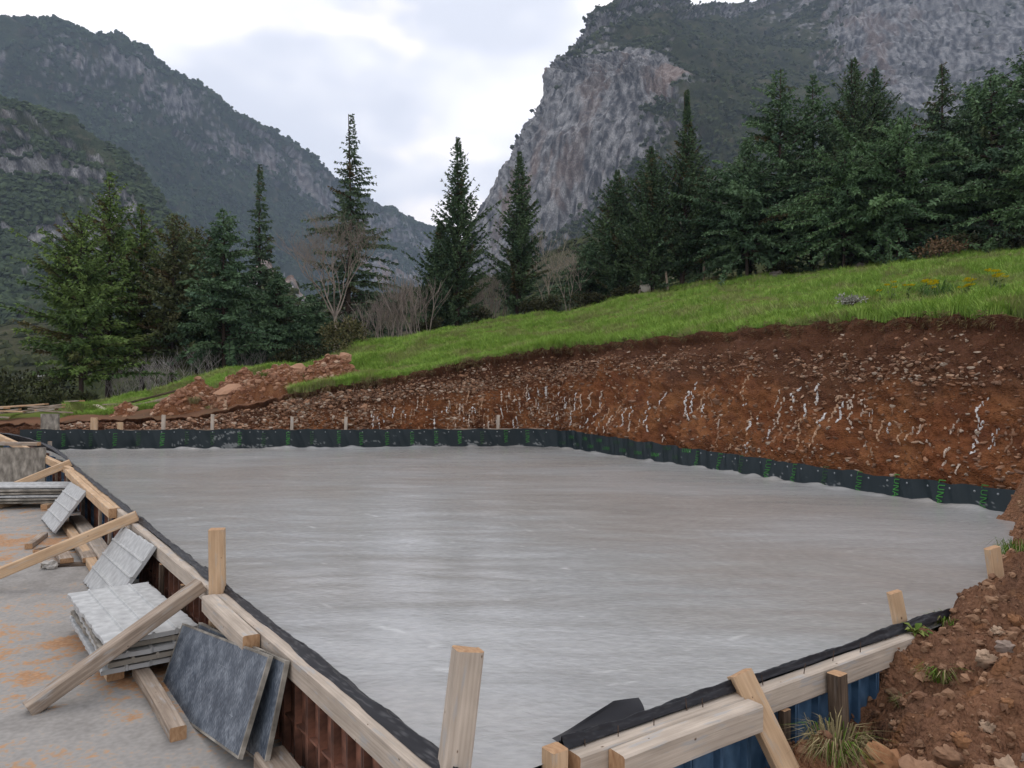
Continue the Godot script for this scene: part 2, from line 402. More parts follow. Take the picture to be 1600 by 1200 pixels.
func build_cut() -> void:
	var e: Array = rows_of([EDGE])[0]
	var f: Array = rows_of([FOOT])[0]
	var n1 := noise(0.9, 4, 21)
	var n2 := noise(6.0, 3, 22)
	var n3 := noise(22.0, 2, 23)
	var nl := noise(0.5, 2, 24)
	var p := PackedVector3Array(); var cols := PackedColorArray()
	for j in CUT_NV:
		var w := j / float(CUT_NV - 1)
		for i in CUT_NU:
			var u := i * 18.0 / (CUT_NU - 1)
			var q := cut_base(u, w, e, f)
			var o := cut_base(u, 0, e, f) - cut_base(u, 1, e, f); o.y = 0.25; o = o.normalized()
			var lip := smoothstep(1.0, 0.93, w)
			var d := n1.get_noise_3dv(q) * 0.16 + n2.get_noise_3dv(q) * 0.075 + n3.get_noise_3dv(q) * 0.034
			d -= 0.10 * smoothstep(0.80, 0.95, w) * lip    # hollow under the sod
			p.append(q + o * d * lip)
			# layers: dark humus on top, red-brown clay below, ochre patches
			var below: float = (1.0 - w) * (e[clampi(int(u), 0, 17)].y)
			var humus := 1.0 - smoothstep(0.35 + 0.35 * smoothstep(12.0, 15.0, u), 0.75 + 0.40 * smoothstep(12.0, 15.0, u), below + nl.get_noise_2d(q.x + q.z, 3.0) * 0.3 + n2.get_noise_3dv(q * 0.4) * 0.15)
			var c := Color(0.165, 0.064, 0.029).lerp(Color(0.228, 0.100, 0.044), clampf(0.5 + n1.get_noise_3dv(q * 1.7) * 1.3, 0, 1))
			c = c.lerp(Color(0.110, 0.046, 0.026), clampf(n2.get_noise_3dv(q * 0.5) * 1.4 + 0.1, 0, 0.8))
			c = c.lerp(Color(0.085, 0.043, 0.027), humus * 0.85)
			c *= 1.45 + 0.25 * n3.get_noise_3dv(q * 1.5)
			c.a = 1.0
			cols.append(c)
	cut_pts = p
	cut_nrm = grid_normals(p, CUT_NU, CUT_NV, Vector3(-0.3, 0.2, 1))
	var face := structure("earth_cut", sheet(p, CUT_NU, CUT_NV, cut_nrm, cols), M.soil, "raw red earth bank cut below the meadow, studded with pale stones")
	# stones in the face: the largest one by one, the rest together
	var r := RandomNumberGenerator.new(); r.seed = 5
	var sm := []
	for k in 6: sm.append(stone_mesh(100 + k, 5, 7, 0.55, true))
	var tones := [Color(0.38, 0.25, 0.165), Color(0.31, 0.17, 0.10), Color(0.45, 0.36, 0.28), Color(0.22, 0.125, 0.08), Color(0.56, 0.54, 0.52)]
	var mats := []
	for t in tones:
		var m := material(0.9, true, Color(t).linear_to_srgb()); m.vertex_color_use_as_albedo = true
		mats.append(m)
	var xf := []; var fc := PackedColorArray()
	var big := 0
	for k in 24000:
		var i := r.randi_range(110, CUT_NU - 2)
		var w := r.randf()
		if i > 300 and r.randf() < 0.42: w = 0.70 + 0.17 * r.randf() + 0.04 * sin(i * 0.02)
		var j := clampi(int(w * (CUT_NV - 6)), 1, CUT_NV - 2)
		var q := p[j * CUT_NU + i]
		var dens := 0.5 + n1.get_noise_3dv(q * 0.8 + Vector3(9, 2, 0))
		if r.randf() > dens + 0.25: continue
		var s := 0.008 + 0.020 * pow(r.randf(), 2.2)
		if i < 420: s *= 1.25
		var bas := Basis.from_euler(Vector3(r.randf_range(-0.4, 0.4), r.randf() * TAU, r.randf_range(-0.4, 0.4))) * Basis.from_scale(Vector3(s * r.randf_range(0.9, 2.2), s * r.randf_range(0.35, 0.8), s * r.randf_range(0.7, 1.2)))
		xf.append(Transform3D(bas, q + cut_nrm[j * CUT_NU + i] * s * 0.15))
		var tc: Color = tones[[0, 1, 1, 3, 3, 1, 3, 2][r.randi() % 8]]
		fc.append(tc * r.randf_range(0.7, 1.1))
	multi(face, "pebbles", sm[0], xf, fc, M.stone)
	while big < 200:
		var i := r.randi_range(180, CUT_NU - 2)
		var j := r.randi_range(6, int(CUT_NV * 0.86))
		var q := p[j * CUT_NU + i]
		if n1.get_noise_3dv(q * 0.8 + Vector3(9, 2, 0)) < -0.15 + r.randf() * 0.25: continue
		var s := 0.020 + 0.034 * pow(r.randf(), 2.5)
		var o := part(face, "stone", sm[r.randi() % 6], mats[[0, 1, 0, 1, 3, 2, 1, 3][r.randi() % 8]])
		o.transform = Transform3D(Basis.from_euler(Vector3(r.randf_range(-0.5, 0.5), r.randf() * TAU, r.randf_range(-0.4, 0.4))) * Basis.from_scale(Vector3(s * r.randf_range(1.0, 1.7), s * r.randf_range(0.55, 1.0), s)), q + cut_nrm[j * CUT_NU + i] * s * 0.1)
		big += 1
	# pale chalky stone that the digger's teeth scraped bare: broken runs of chips down the lower face
	var rib_mat: Array = [material(0.9, true, lin(0.60, 0.49, 0.40)), material(0.9, true, lin(0.48, 0.31, 0.20)), material(0.9, true, lin(0.70, 0.68, 0.66)), material(0.9, true, lin(0.36, 0.21, 0.13))]
	var ribs := 0
	while ribs < 230:
		var i := 430 + int(fmod(ribs * 0.6180339 + r.randf() * 0.01, 1.0) * (CUT_NU - 440))
		var j := int(r.randf_range(0.13, 0.48) * CUT_NV)
		var b := MB.new()
		var chips := 3 + int(13.0 * pow(r.randf(), 1.5))
		var fi := float(i)
		var uu := i * 18.0 / (CUT_NU - 1)
		var step := p[j * CUT_NU + i + 4] - p[j * CUT_NU + i - 4]
		step.y = 0
		var skew: float = (poly_at(e, uu) - poly_at(f, uu)).dot(step.normalized()) / (step.length() / 8.0) / CUT_NV   # the net's columns slant; the scrapes do not
		var lean := r.randf_range(-0.05, 0.07) - skew * 1.1
		var wide := r.randf_range(0.45, 1.15)
		for k in chips:
			if j + k >= CUT_NV - 12: break
			if r.randf() < 0.10: continue
			fi += lean + r.randf_range(-0.05, 0.05)
			var z := (j + k) * CUT_NU + clampi(int(fi), 0, CUT_NU - 2)
			var at := p[z].lerp(p[z + 1], fi - floorf(fi)) + cut_nrm[z] * 0.010
			var ux := Vector3.UP.cross(cut_nrm[z]).normalized()
			var uy := cut_nrm[z].cross(ux)
			var hw := r.randf_range(0.007, 0.021) * wide; var hh := r.randf_range(0.016, 0.034)
			var top := at + cut_nrm[z] * r.randf_range(0.012, 0.022) + ux * hw * r.randf_range(-0.4, 0.4)
			var rim := []
			for t in 6: rim.append(at - cut_nrm[z] * 0.006 + ux * cos(TAU * t / 6.0) * hw * r.randf_range(0.6, 1.5) + uy * sin(TAU * t / 6.0) * hh * r.randf_range(0.6, 1.3))
			var tone := Color.WHITE * r.randf_range(0.75, 1.0); tone.a = 1
			for t in 6: b.tri(top, rim[(t + 1) % 6], rim[t], tone)
		if b.v.is_empty(): continue
		part(face, "chalk_rib", b.mesh(), rib_mat[[0, 1, 2, 2, 3, 0, 1][r.randi() % 7]])
		ribs += 1

func mountain(called: String, label: String, net: Array, nu: int, nv: int, amp: float, rocky: float, sd: int, shrubs: int, bush: float, greens: Array, hint: Vector3, wtop: float, crags: Array) -> void:
	var rows := rows_of(net)
	var p := PackedVector3Array()
	var nx: float = rows[0].size() - 1
	var ny: float = rows.size() - 1
	var curves := []
	for r in rows:
		var c := PackedVector3Array()
		for i in nu: c.append(poly_at(r, i * nx / (nu - 1)))
		curves.append(c)
	for j in nv:
		var w := j * ny / (nv - 1)
		var k := clampi(int(w), 0, rows.size() - 2)
		var c0: PackedVector3Array = curves[maxi(k - 1, 0)]; var c1: PackedVector3Array = curves[k]; var c2: PackedVector3Array = curves[k + 1]; var c3: PackedVector3Array = curves[mini(k + 2, rows.size() - 1)]
		var f := w - k
		for i in nu: p.append(c1[i].cubic_interpolate(c2[i], c0[i], c3[i], f))
	var n0 := grid_normals(p, nu, nv, hint)
	var a1 := noise(1.0 / 95.0, 3, sd, true)
	var a2 := noise(1.0 / 17.0, 4, sd + 1, true)
	var a3 := noise(1.0 / 5.0, 3, sd + 2)
	var mean1 := 0.0; var mean2 := 0.0
	for k in range(0, p.size(), 97):
		mean1 += a1.get_noise_3dv(p[k]); mean2 += a2.get_noise_3dv(p[k])
	mean1 /= p.size() / 97.0; mean2 /= p.size() / 97.0
	for k in p.size():
		var q := p[k]
		var steep := 1.0 - clampf(absf(n0[k].y), 0, 1)
		var s := Vector3(q.x, q.y * lerpf(1.0, 0.42, smoothstep(0.3, 0.6, steep) * 1.25), q.z)   # strata stand upright on the crags
		var d := (a1.get_noise_3dv(s) - mean1) * 9.0 + (a2.get_noise_3dv(s) - mean2) * 2.6 * (0.5 + steep) + a3.get_noise_3dv(s) * 2.0 * (0.3 + steep)
		p[k] = q + n0[k] * d * amp
	var nr := grid_normals(p, nu, nv, hint)
	var r1 := noise(1.0 / 60.0, 4, sd + 5)
	var r2 := noise(1.0 / 9.0, 4, sd + 6)
	var r3 := noise(1.0 / 45.0, 3, sd + 7)
	var cols := PackedColorArray()
	var rock := PackedFloat32Array()
	for k in p.size():
		var q := p[k]
		var steep := 1.0 - clampf(n0[k].y * 0.6 + nr[k].y * 0.4, 0, 1)
		var fine := r2.get_noise_3dv(q)
		var more := 0.0; var ochre := 0.0
		for c in crags:
			var dd: float = Vector3(q.x - c[0], q.y - c[1], (q.z - c[2]) * 0.5).length_squared() / (c[3] * c[3])
			if dd < 4.0:
				var g := exp(-dd)
				more += g * c[4]; ochre += g * c[5]
		var m := smoothstep(-0.09, 0.09, steep - rocky + more + r1.get_noise_3dv(q) * 0.42 + fine * 0.30)
		rock.append(m)
		var sv := Vector3(q.x, q.y * 0.35, q.z)
		var tone := clampf(0.45 + r2.get_noise_3dv(sv * 1.6) * 1.25, 0, 1)
		var rk := Color(0.11, 0.112, 0.12).lerp(Color(0.62, 0.615, 0.61), tone)
		var rust := smoothstep(0.22, 0.5, r3.get_noise_3dv(sv + Vector3(0, 300, 0)) + r2.get_noise_3dv(sv * 0.8) * 0.45 + ochre * 0.35) * clampf(ochre + smoothstep(0.5, 0.62, steep) * 0.4, 0, 1)
		rk = rk.lerp(Color(0.46, 0.30, 0.22), rust * 0.5)
		var g: Color = greens[0]
		g = g.lerp(greens[1], clampf(0.5 + r1.get_noise_3dv(q * 1.9 + Vector3(40, 0, 0)) * 1.4, 0, 1))
		g = g.lerp(Color(0.15, 0.13, 0.085), smoothstep(0.1, 0.5, r2.get_noise_3dv(q * 0.6 + Vector3(7, 9, 1))) * 0.6)
		cols.append((g * 1.25).lerp(rk, m))
	var body := structure(called, sheet(p, nu, nv, nr, cols), M.mountain, label)
	# scrub, where there is no bare rock
	var r := RandomNumberGenerator.new(); r.seed = sd
	var bm := []
	for k in 3: bm.append(stone_mesh(sd + 30 + k, 4, 7, 0.9, true))
	var xf := [[], [], []]; var bc := [PackedColorArray(), PackedColorArray(), PackedColorArray()]
	var top := int(nv * wtop)
	for k in shrubs:
		var z := r.randi_range(0, nu - 1) + r.randi_range(0, top) * nu
		if r.randf() < rock[z] * 1.15 or nr[z].y < 0.30: continue
		var thick := r1.get_noise_3dv(p[z] * 1.6 + Vector3(11, 3, 0))
		if r.randf() > 0.55 + thick * 2.2: continue
		var s := bush * r.randf_range(0.4, 1.2)
		var kd := r.randi() % 3
		var q := p[z] + Vector3(r.randf_range(-1, 1), 0, r.randf_range(-1, 1)) * bush
		xf[kd].append(Transform3D(Basis(Vector3.UP, r.randf() * TAU) * Basis.from_scale(Vector3(s, s * r.randf_range(0.6, 1.1), s)), q + Vector3(0, s * 0.15, 0)))
		bc[kd].append(greens[0].lerp(greens[2], clampf(pow(r.randf(), 1.4) - thick * 0.6, 0, 1)))
	for k in 3: multi(body, "scrub", bm[k], xf[k], bc[k], M.earth)
func make_materials() -> void:
	M.earth = material(1.0)
	M.earth.metallic_specular = 0.15
	M.mountain = material(1.0)
	M.mountain.metallic_specular = 0.15
	M.mountain.albedo_texture = noise_tex(1024, 0.04, 6, 301, Color(0.14, 0.14, 0.15), Color(1.0, 0.99, 0.97), 2.6)
	M.mountain.uv1_triplanar = true
	M.mountain.uv1_world_triplanar = true
	M.mountain.uv1_scale = Vector3.ONE / 30.0
	M.soil = material(1.0)
	M.soil.metallic_specular = 0.2
	M.soil.albedo_texture = noise_tex(1024, 0.05, 5, 311, Color(0.42, 0.40, 0.39), Color(1.0, 1.0, 1.0))
	M.soil.heightmap_enabled = true
	M.soil.heightmap_texture = gray_tex(1024, 0.045, 5, 312)
	M.soil.heightmap_scale = 3.0
	M.soil.uv1_triplanar = true
	M.soil.uv1_world_triplanar = true
	M.soil.uv1_scale = Vector3.ONE / 1.3
	M.stone = material(0.9)
	M.leaf = material(0.75)
	M.leaf.metallic_specular = 0.25
	M.needle = material(0.7)
	M.needle.metallic_specular = 0.3
	M.needle.backlight_enabled = true
	M.needle.backlight = lin(0.09, 0.12, 0.07)
	M.bark = material(0.95, true)

const CORNER := Vector3(-0.148, 0, -2.29)      # the corner of the slab below the camera
const ALONG_LEFT := Vector3(-0.574, 0, -0.819)
const OUT_LEFT := Vector3(-0.819, 0, 0.574)
const ALONG_FRONT := Vector3(0.82, 0, -0.572)
const OUT_FRONT := Vector3(0.572, 0, 0.82)
const BACK_LEFT := Vector3(-9.2, 0, -14.4)
const BACK_RIGHT := Vector3(0.75, 0, -15.1)
const RIGHT_END := Vector3(5.32, 0, -6.07)

func left(t: float, off: float, y: float) -> Vector3:   # along the left formwork; it bends a little near the far end
	var p := CORNER + ALONG_LEFT * t + OUT_LEFT * off
	p += Vector3(-1, 0, 0.2) * pow(maxf(t - 11.5, 0.0), 2) * 0.095
	return Vector3(p.x, y, p.z)
func front(t: float, off: float, y: float) -> Vector3:
	var p := CORNER + ALONG_FRONT * t + OUT_FRONT * off
	return Vector3(p.x, y, p.z)

func build_slab() -> void:
	var nu := 320; var nv := 450
	var p := PackedVector3Array(); var uvs := PackedVector2Array(); var cols := PackedColorArray()
	var n1 := noise(0.5, 3, 31); var n2 := noise(2.2, 3, 32); var n3 := noise(3.0, 2, 33)
	var warp := noise(0.22, 2, 34); var streak := noise(2.4, 4, 35); var line := noise(0.42, 3, 36, true); var blot := noise(0.33, 3, 38)
	for j in nv:
		var t := pow(j / float(nv - 1), 1.2)
		var l := left(t * 14.62, 0.0, 0.0)
		var r := RIGHT_END.lerp(BACK_RIGHT, t)
		for i in nu:
			var s := i / float(nu - 1)
			var q := l.lerp(r, s)
			q.y = n1.get_noise_2d(q.x * 0.6, q.z * 1.6) * 0.010 + n2.get_noise_2d(q.x * 0.5, q.z * 1.4) * 0.004
			var rim := maxf(smoothstep(0.975, 1.0, t), smoothstep(0.97, 1.0, s))
			q.y += rim * (0.01 + 0.045 * maxf(0.0, n3.get_noise_2d(q.x * 0.7, q.z * 0.7) + 0.15))
			p.append(q)
			uvs.append(Vector2(q.x, q.z) / 3.7)
			# trowel sweeps of paler laitance in changing directions, thin skins of slurry with a crisp edge, damp brownish areas
			var a := warp.get_noise_2d(q.x, q.z) * 1.6
			var d := Vector2(q.x, q.z).rotated(a)
			var st := streak.get_noise_2d(d.x * 0.30, d.y * 1.7)
			var ln := line.get_noise_2d(d.x * 0.55 + 20.0, d.y * 1.5)
			var bl := blot.get_noise_2d(q.x * 0.7, q.z * 1.3)
			var edge := smoothstep(0.83, 0.93, ln) * clampf(0.55 + bl * 1.6, 0, 1)
			var thin := line.get_noise_2d(q.x * 1.3 + d.y * 0.25 + 70.0, q.z * 2.1 + 9.0)
			var skin := smoothstep(0.90, 0.97, thin) * smoothstep(-0.25, 0.3, blot.get_noise_2d(q.x * 0.5 + 31.0, q.z * 0.6))
			var v := 1.0 + st * 0.09 + edge * 0.40 + skin * 0.5 + bl * 0.20
			cols.append(Color(0.345, 0.333, 0.315).lerp(Color(0.335, 0.338, 0.333), clampf(0.5 + bl * 2.2, 0, 1)) * v)
	var m := StandardMaterial3D.new()
	m.vertex_color_use_as_albedo = true
	m.albedo_texture = noise_tex(1024, 0.09, 5, 39, Color(0.78, 0.78, 0.785), Color(1.0, 1.0, 1.0), 2.0, true)
	m.roughness = 0.22
	m.metallic_specular = 0.5
	m.heightmap_enabled = true
	m.heightmap_texture = gray_tex(2048, 0.05, 4, 37, 2.2, 25.0, true)
	m.heightmap_scale = 0.12
	M.slab = m
	structure("concrete_slab", sheet(p, nu, nv, grid_normals(p, nu, nv, Vector3.UP), cols, uvs), m, "smooth wet grey concrete slab freshly poured inside the formwork")
	# the hard standing on the left and the ground all round
	var gp := PackedVector3Array(); var gu := PackedVector2Array()
	var gn := noise(0.3, 3, 44)
	for j in 120:
		for i in 120:
			var q := Vector3(-26.0 + 28.0 * i / 119.0, 0, 9.0 - 25.0 * j / 119.0)
			q.y = GROUND + gn.get_noise_2d(q.x, q.z) * 0.012
			gp.append(q); gu.append(Vector2(q.x, q.z) / 8.0)
	var pm := StandardMaterial3D.new()
	pm.albedo_texture = pavement_texture()
	pm.roughness = 0.85
	pm.metallic_specular = 0.3
	pm.heightmap_enabled = true
	pm.heightmap_texture = gray_tex(1024, 0.12, 4, 47)
	pm.heightmap_scale = 0.25
	structure("pavement", sheet(gp, 120, 120, grid_normals(gp, 120, 120, Vector3.UP), PackedColorArray(), gu), pm, "grey concrete hard standing with rusty earth smears beside the formwork")
	var base := PlaneMesh.new()
	base.size = Vector2(400, 60)
	var b := structure("ground", base, material(1.0, false, lin(0.12, 0.075, 0.045)), "bare earth under and around the building plot")
	b.position = Vector3(0, GROUND - 0.35, 10)

func pavement_texture() -> ImageTexture:
	var w := 1024
	var n1 := noise(0.004, 5, 61); var n2 := noise(0.03, 4, 62); var n3 := noise(0.2, 2, 63)
	var a := n1.get_seamless_image(w, w, false, false, 0.15, false); a.convert(Image.FORMAT_L8)
	var b := n2.get_seamless_image(w, w, false, false, 0.15, false); b.convert(Image.FORMAT_L8)
	var c := n3.get_image(w, w, false, false, false); c.convert(Image.FORMAT_L8)
	var da := a.get_data(); var db := b.get_data(); var dc := c.get_data()
	var dst := PackedByteArray(); dst.resize(w * w * 3)
	for k in w * w:
		var g := 146.0 + (db[k] - 128) * 0.12 + (dc[k] - 128) * 0.09 + (da[k] - 128) * 0.12
		var dirt := clampf((da[k] + (db[k] - 128) * 0.75 + (dc[k] - 128) * 0.5 - 137) / 40.0, 0, 1) * 0.85
		dst[k * 3] = clampi(int(lerpf(g, 160 + (dc[k] - 128) * 0.2, dirt)), 0, 255)
		dst[k * 3 + 1] = clampi(int(lerpf(g - 3, 118 + (dc[k] - 128) * 0.2, dirt)), 0, 255)
		dst[k * 3 + 2] = clampi(int(lerpf(g - 7, 82 + (dc[k] - 128) * 0.2, dirt)), 0, 255)
	return ImageTexture.create_from_image(Image.create_from_data(w, w, false, Image.FORMAT_RGB8, dst))
# ---------- timber, panels, sheeting
func wood(sd: int, lo: Color, hi: Color, cement: float) -> StandardMaterial3D:
	# sawn timber: fine grain along v, slow tone changes, knots, smears of dried cement
	var n := 512
	var r := RandomNumberGenerator.new(); r.seed = sd
	var im := noise(0.05, 5, sd).get_seamless_image(n, n / 16, false, false, 0.2, true); im.convert(Image.FORMAT_L8); im.resize(n, n, Image.INTERPOLATE_CUBIC)
	var slow := noise(0.008, 4, sd + 5).get_seamless_image(n, n, false, false, 0.2, true); slow.convert(Image.FORMAT_L8)
	var smear := noise(0.02, 5, sd + 6).get_seamless_image(n, n / 2, false, false, 0.2, true); smear.convert(Image.FORMAT_L8); smear.resize(n, n, Image.INTERPOLATE_CUBIC)
	var a := im.get_data(); var b := slow.get_data(); var c := smear.get_data()
	var l := lo.linear_to_srgb(); var h := hi.linear_to_srgb(); var ce := Color(0.36, 0.355, 0.35).linear_to_srgb()
	var dst := PackedByteArray(); dst.resize(n * n * 3)
	for k in n * n:
		var t := 0.5 + (a[k] - 128) / 255.0 * 0.75 + (b[k] - 128) / 255.0 * 0.8
		var q := l.lerp(h, t).lerp(ce, clampf((c[k] - 170) / 40.0, 0, 1) * cement)
		dst[k * 3] = clampi(int(q.r * 255), 0, 255); dst[k * 3 + 1] = clampi(int(q.g * 255), 0, 255); dst[k * 3 + 2] = clampi(int(q.b * 255), 0, 255)
	var img := Image.create_from_data(n, n, false, Image.FORMAT_RGB8, dst)
	for k in 16:   # knots and nail holes
		var kx := r.randi_range(12, n - 12); var ky := r.randi_range(16, n - 16)
		var rx := r.randf_range(1.5, 7.0); var ry := rx * r.randf_range(0.3, 0.7)
		for y in range(-9, 10):
			for x in range(-9, 10):
				var d := Vector2(x / rx, y / ry).length()
				if d < 1.0 and kx + x >= 0 and ky + y >= 0 and kx + x < n and ky + y < n: img.set_pixel(kx + x, ky + y, img.get_pixel(kx + x, ky + y).lerp(Color(0.22, 0.15, 0.10), (1.0 - d) * 0.9))
	var m := StandardMaterial3D.new()
	m.albedo_texture = ImageTexture.create_from_image(img)
	m.uv1_scale = Vector3(2.2, 0.75, 1)
	m.roughness = 0.88
	m.metallic_specular = 0.25
	m.heightmap_enabled = true
	m.heightmap_texture = gray_tex(512, 0.05, 4, sd + 1, 10.0)
	m.heightmap_scale = 0.12
	return m

func slate_tex() -> ImageTexture:
	# a film-faced board gone blue-grey: cloudy, rubbed, with pale scratches running down it
	var n := 1024
	var r := RandomNumberGenerator.new(); r.seed = 262
	var a := noise(0.006, 6, 261).get_seamless_image(n, n, false, false, 0.2, true); a.convert(Image.FORMAT_L8)
	var b := noise(0.09, 3, 263).get_seamless_image(n / 3, n, false, false, 0.2, true); b.convert(Image.FORMAT_L8); b.resize(n, n, Image.INTERPOLATE_CUBIC)
	var da := a.get_data(); var db := b.get_data()
	var dst := PackedByteArray(); dst.resize(n * n * 3)
	for k in n * n:
		var t := clampf((da[k] - 40) / 330.0 + (db[k] - 128) / 260.0, 0, 1)
		dst[k * 3] = int(lerpf(56, 150, t)); dst[k * 3 + 1] = int(lerpf(65, 157, t)); dst[k * 3 + 2] = int(lerpf(77, 164, t))
	var im := Image.create_from_data(n, n, false, Image.FORMAT_RGB8, dst)
	for k in 420:
		var x := r.randf() * n; var y := r.randf() * n
		var d := Vector2(1.0, r.randf_range(-0.35, 0.35)) * (1.0 if k % 9 else 0.6)
		if k % 23 == 0: d = d.rotated(1.3)
		var l := r.randi_range(20, 150); var al := r.randf_range(0.08, 0.4)
		for z in l: 
			var px := posmod(int(x + d.x * z), n); var py := posmod(int(y + d.y * z), n)
			im.set_pixel(px, py, im.get_pixel(px, py).lerp(Color(0.72, 0.74, 0.75), al))
			for e in k % 5: im.set_pixel(px, (py + e) % n, im.get_pixel(px, (py + e) % n).lerp(Color(0.72, 0.74, 0.75), al * 0.7))
	return ImageTexture.create_from_image(im)

func site_materials() -> void:
	M.fresh = wood(201, Color(0.40, 0.27, 0.165), Color(0.60, 0.43, 0.28), 0.35)
	M.pale = wood(211, Color(0.33, 0.28, 0.23), Color(0.53, 0.455, 0.38), 0.7)
	M.aged = wood(221, Color(0.20, 0.155, 0.12), Color(0.43, 0.355, 0.285), 0.7)
	M.dark = wood(231, Color(0.045, 0.032, 0.024), Color(0.17, 0.125, 0.09), 0.2)
	M.end = StandardMaterial3D.new()
	M.end.albedo_texture = noise_tex(256, 0.05, 4, 241, Color(0.26, 0.14, 0.07), Color(0.50, 0.32, 0.18), 3.0)
	M.end.roughness = 0.9
	M.cement = StandardMaterial3D.new()
	M.cement.albedo_texture = noise_tex(512, 0.022, 6, 251, Color(0.30, 0.305, 0.305), Color(0.50, 0.51, 0.505))
	M.cement.roughness = 0.8
	M.cement.heightmap_enabled = true
	M.cement.heightmap_texture = gray_tex(512, 0.05, 4, 252)
	M.cement.heightmap_scale = 0.08
	M.grime = StandardMaterial3D.new()
	M.grime.albedo_texture = noise_tex(512, 0.02, 5, 256, Color(0.10, 0.09, 0.075), Color(0.40, 0.37, 0.32), 2.0)
	M.grime.roughness = 0.9
	M.slate = StandardMaterial3D.new()
	M.slate.albedo_texture = slate_tex()
	M.slate.roughness = 0.55
	M.slate.heightmap_enabled = true
	M.slate.heightmap_texture = gray_tex(512, 0.06, 4, 262, 6.0, 0.0, true)
	M.slate.heightmap_scale = 0.06
	M.rust = StandardMaterial3D.new()
	M.rust.albedo_texture = noise_tex(512, 0.014, 6, 271, Color(0.035, 0.016, 0.011), Color(0.31, 0.135, 0.085), 1.5)
	M.rust.roughness = 0.85
	M.blue = StandardMaterial3D.new()
	M.blue.albedo_texture = noise_tex(512, 0.012, 5, 281, Color(0.015, 0.045, 0.095), Color(0.095, 0.18, 0.29), 1.5)
	M.blue.roughness = 0.6
	M.film = material(0.5)
	M.film.metallic_specular = 0.35
	M.print = material(0.6, false, lin(0.035, 0.17, 0.030))
	M.print_worn = material(0.6, false, lin(0.025, 0.075, 0.026))
	M.print_bright = material(0.6, false, lin(0.05, 0.25, 0.04))
	M.stud = material(0.5, false, lin(0.22, 0.24, 0.25))
	M.iron = material(0.6, false, lin(0.10, 0.07, 0.055))
	M.iron.metallic = 0.6

func timber_mesh(a: Vector3, b: Vector3, w: float, h: float, sd: int, ref := Vector3.UP) -> ArrayMesh:
	# a sawn balk from a to b: w across, h along ref; corners eased, a little bowed, sawn ends of their own grain
	var r := RandomNumberGenerator.new(); r.seed = sd * 7 + 3
	var ax := (b - a).normalized()
	if absf(ax.dot(ref)) > 0.95: ref = Vector3(0.57, 0, 0.82)
	var sx := ax.cross(ref).normalized()
	var sy := sx.cross(ax).normalized()
	var c := minf(w, h) * 0.09
	var sec := [Vector2(-w / 2 + c, -h / 2), Vector2(w / 2 - c, -h / 2), Vector2(w / 2, -h / 2 + c), Vector2(w / 2, h / 2 - c), Vector2(w / 2 - c, h / 2), Vector2(-w / 2 + c, h / 2), Vector2(-w / 2, h / 2 - c), Vector2(-w / 2, -h / 2 + c)]
	var n := maxi(3, int((b - a).length() / 0.25))
	var bow := sx * r.randf_range(-1, 1) * 0.004 * (b - a).length() + sy * r.randf_range(-1, 1) * 0.003 * (b - a).length()
	var st := MB.new(); var en := MB.new()
	var len := (b - a).length()
	var u0 := r.randf() * 3.0
	var rings := []
	for k in n + 1:
		var t := k / float(n)
		var ring := []
		var tw := r.randf_range(-0.01, 0.01)
		for s in sec:
			var q: Vector2 = s
			q = q.rotated(tw) * (1.0 + r.randf_range(-0.02, 0.02))
			var skew := sy * q.y * 0.0
			if k == 0 or k == n: skew = ax * q.x * r.randf_range(-0.06, 0.06)
			ring.append(a.lerp(b, t) + bow * sin(PI * t) + sx * q.x + sy * q.y + skew)
		rings.append(ring)
	for k in n:
		var per := 0.0
		for j in 8:
			var j2 := (j + 1) % 8
			var d: float = sec[j].distance_to(sec[j2])
			var v0 := len * k / n; var v1 := len * (k + 1) / n
			var at := st.v.size()
			st.quad(rings[k][j], rings[k + 1][j], rings[k + 1][j2], rings[k][j2], Color.WHITE, Vector2(u0 + per, v0), Vector2(u0 + per, v1), Vector2(u0 + per + d, v1), Vector2(u0 + per + d, v0))
			per += d
			var mid: Vector3 = a.lerp(b, (k + 0.5) / n)
			var fix := (st.v[at] + st.v[at + 2]) * 0.5 - mid
			fix -= ax * fix.dot(ax)
			if st.n[at].dot(fix) < 0:
				for z in [at, at + 3]:
					var tv := st.v[z + 1]; st.v[z + 1] = st.v[z + 2]; st.v[z + 2] = tv
					var tu := st.uv[z + 1]; st.uv[z + 1] = st.uv[z + 2]; st.uv[z + 2] = tu
					for y in 3: st.n[z + y] = -st.n[z + y]
	for e in 2:
		var ring: Array = rings[0] if e == 0 else rings[n]
		var mid := a if e == 0 else b
		var out := -ax if e == 0 else ax
		for j in 8:
			var p0: Vector3 = ring[j]; var p1: Vector3 = ring[(j + 1) % 8]
			if (p1 - mid).cross(p0 - mid).dot(out) < 0: var t := p0; p0 = p1; p1 = t
			en.tri(mid, p0, p1, Color.WHITE, Vector2(0.5, 0.5), Vector2((p0 - mid).dot(sx), (p0 - mid).dot(sy)) * 4.0 + Vector2(0.5, 0.5), Vector2((p1 - mid).dot(sx), (p1 - mid).dot(sy)) * 4.0 + Vector2(0.5, 0.5))
	var m := st.mesh()
	var arr := []
	arr.resize(Mesh.ARRAY_MAX)
	arr[Mesh.ARRAY_VERTEX] = en.v; arr[Mesh.ARRAY_NORMAL] = en.n; arr[Mesh.ARRAY_COLOR] = en.c; arr[Mesh.ARRAY_TEX_UV] = en.uv
	m.add_surface_from_arrays(Mesh.PRIMITIVE_TRIANGLES, arr)
	return m

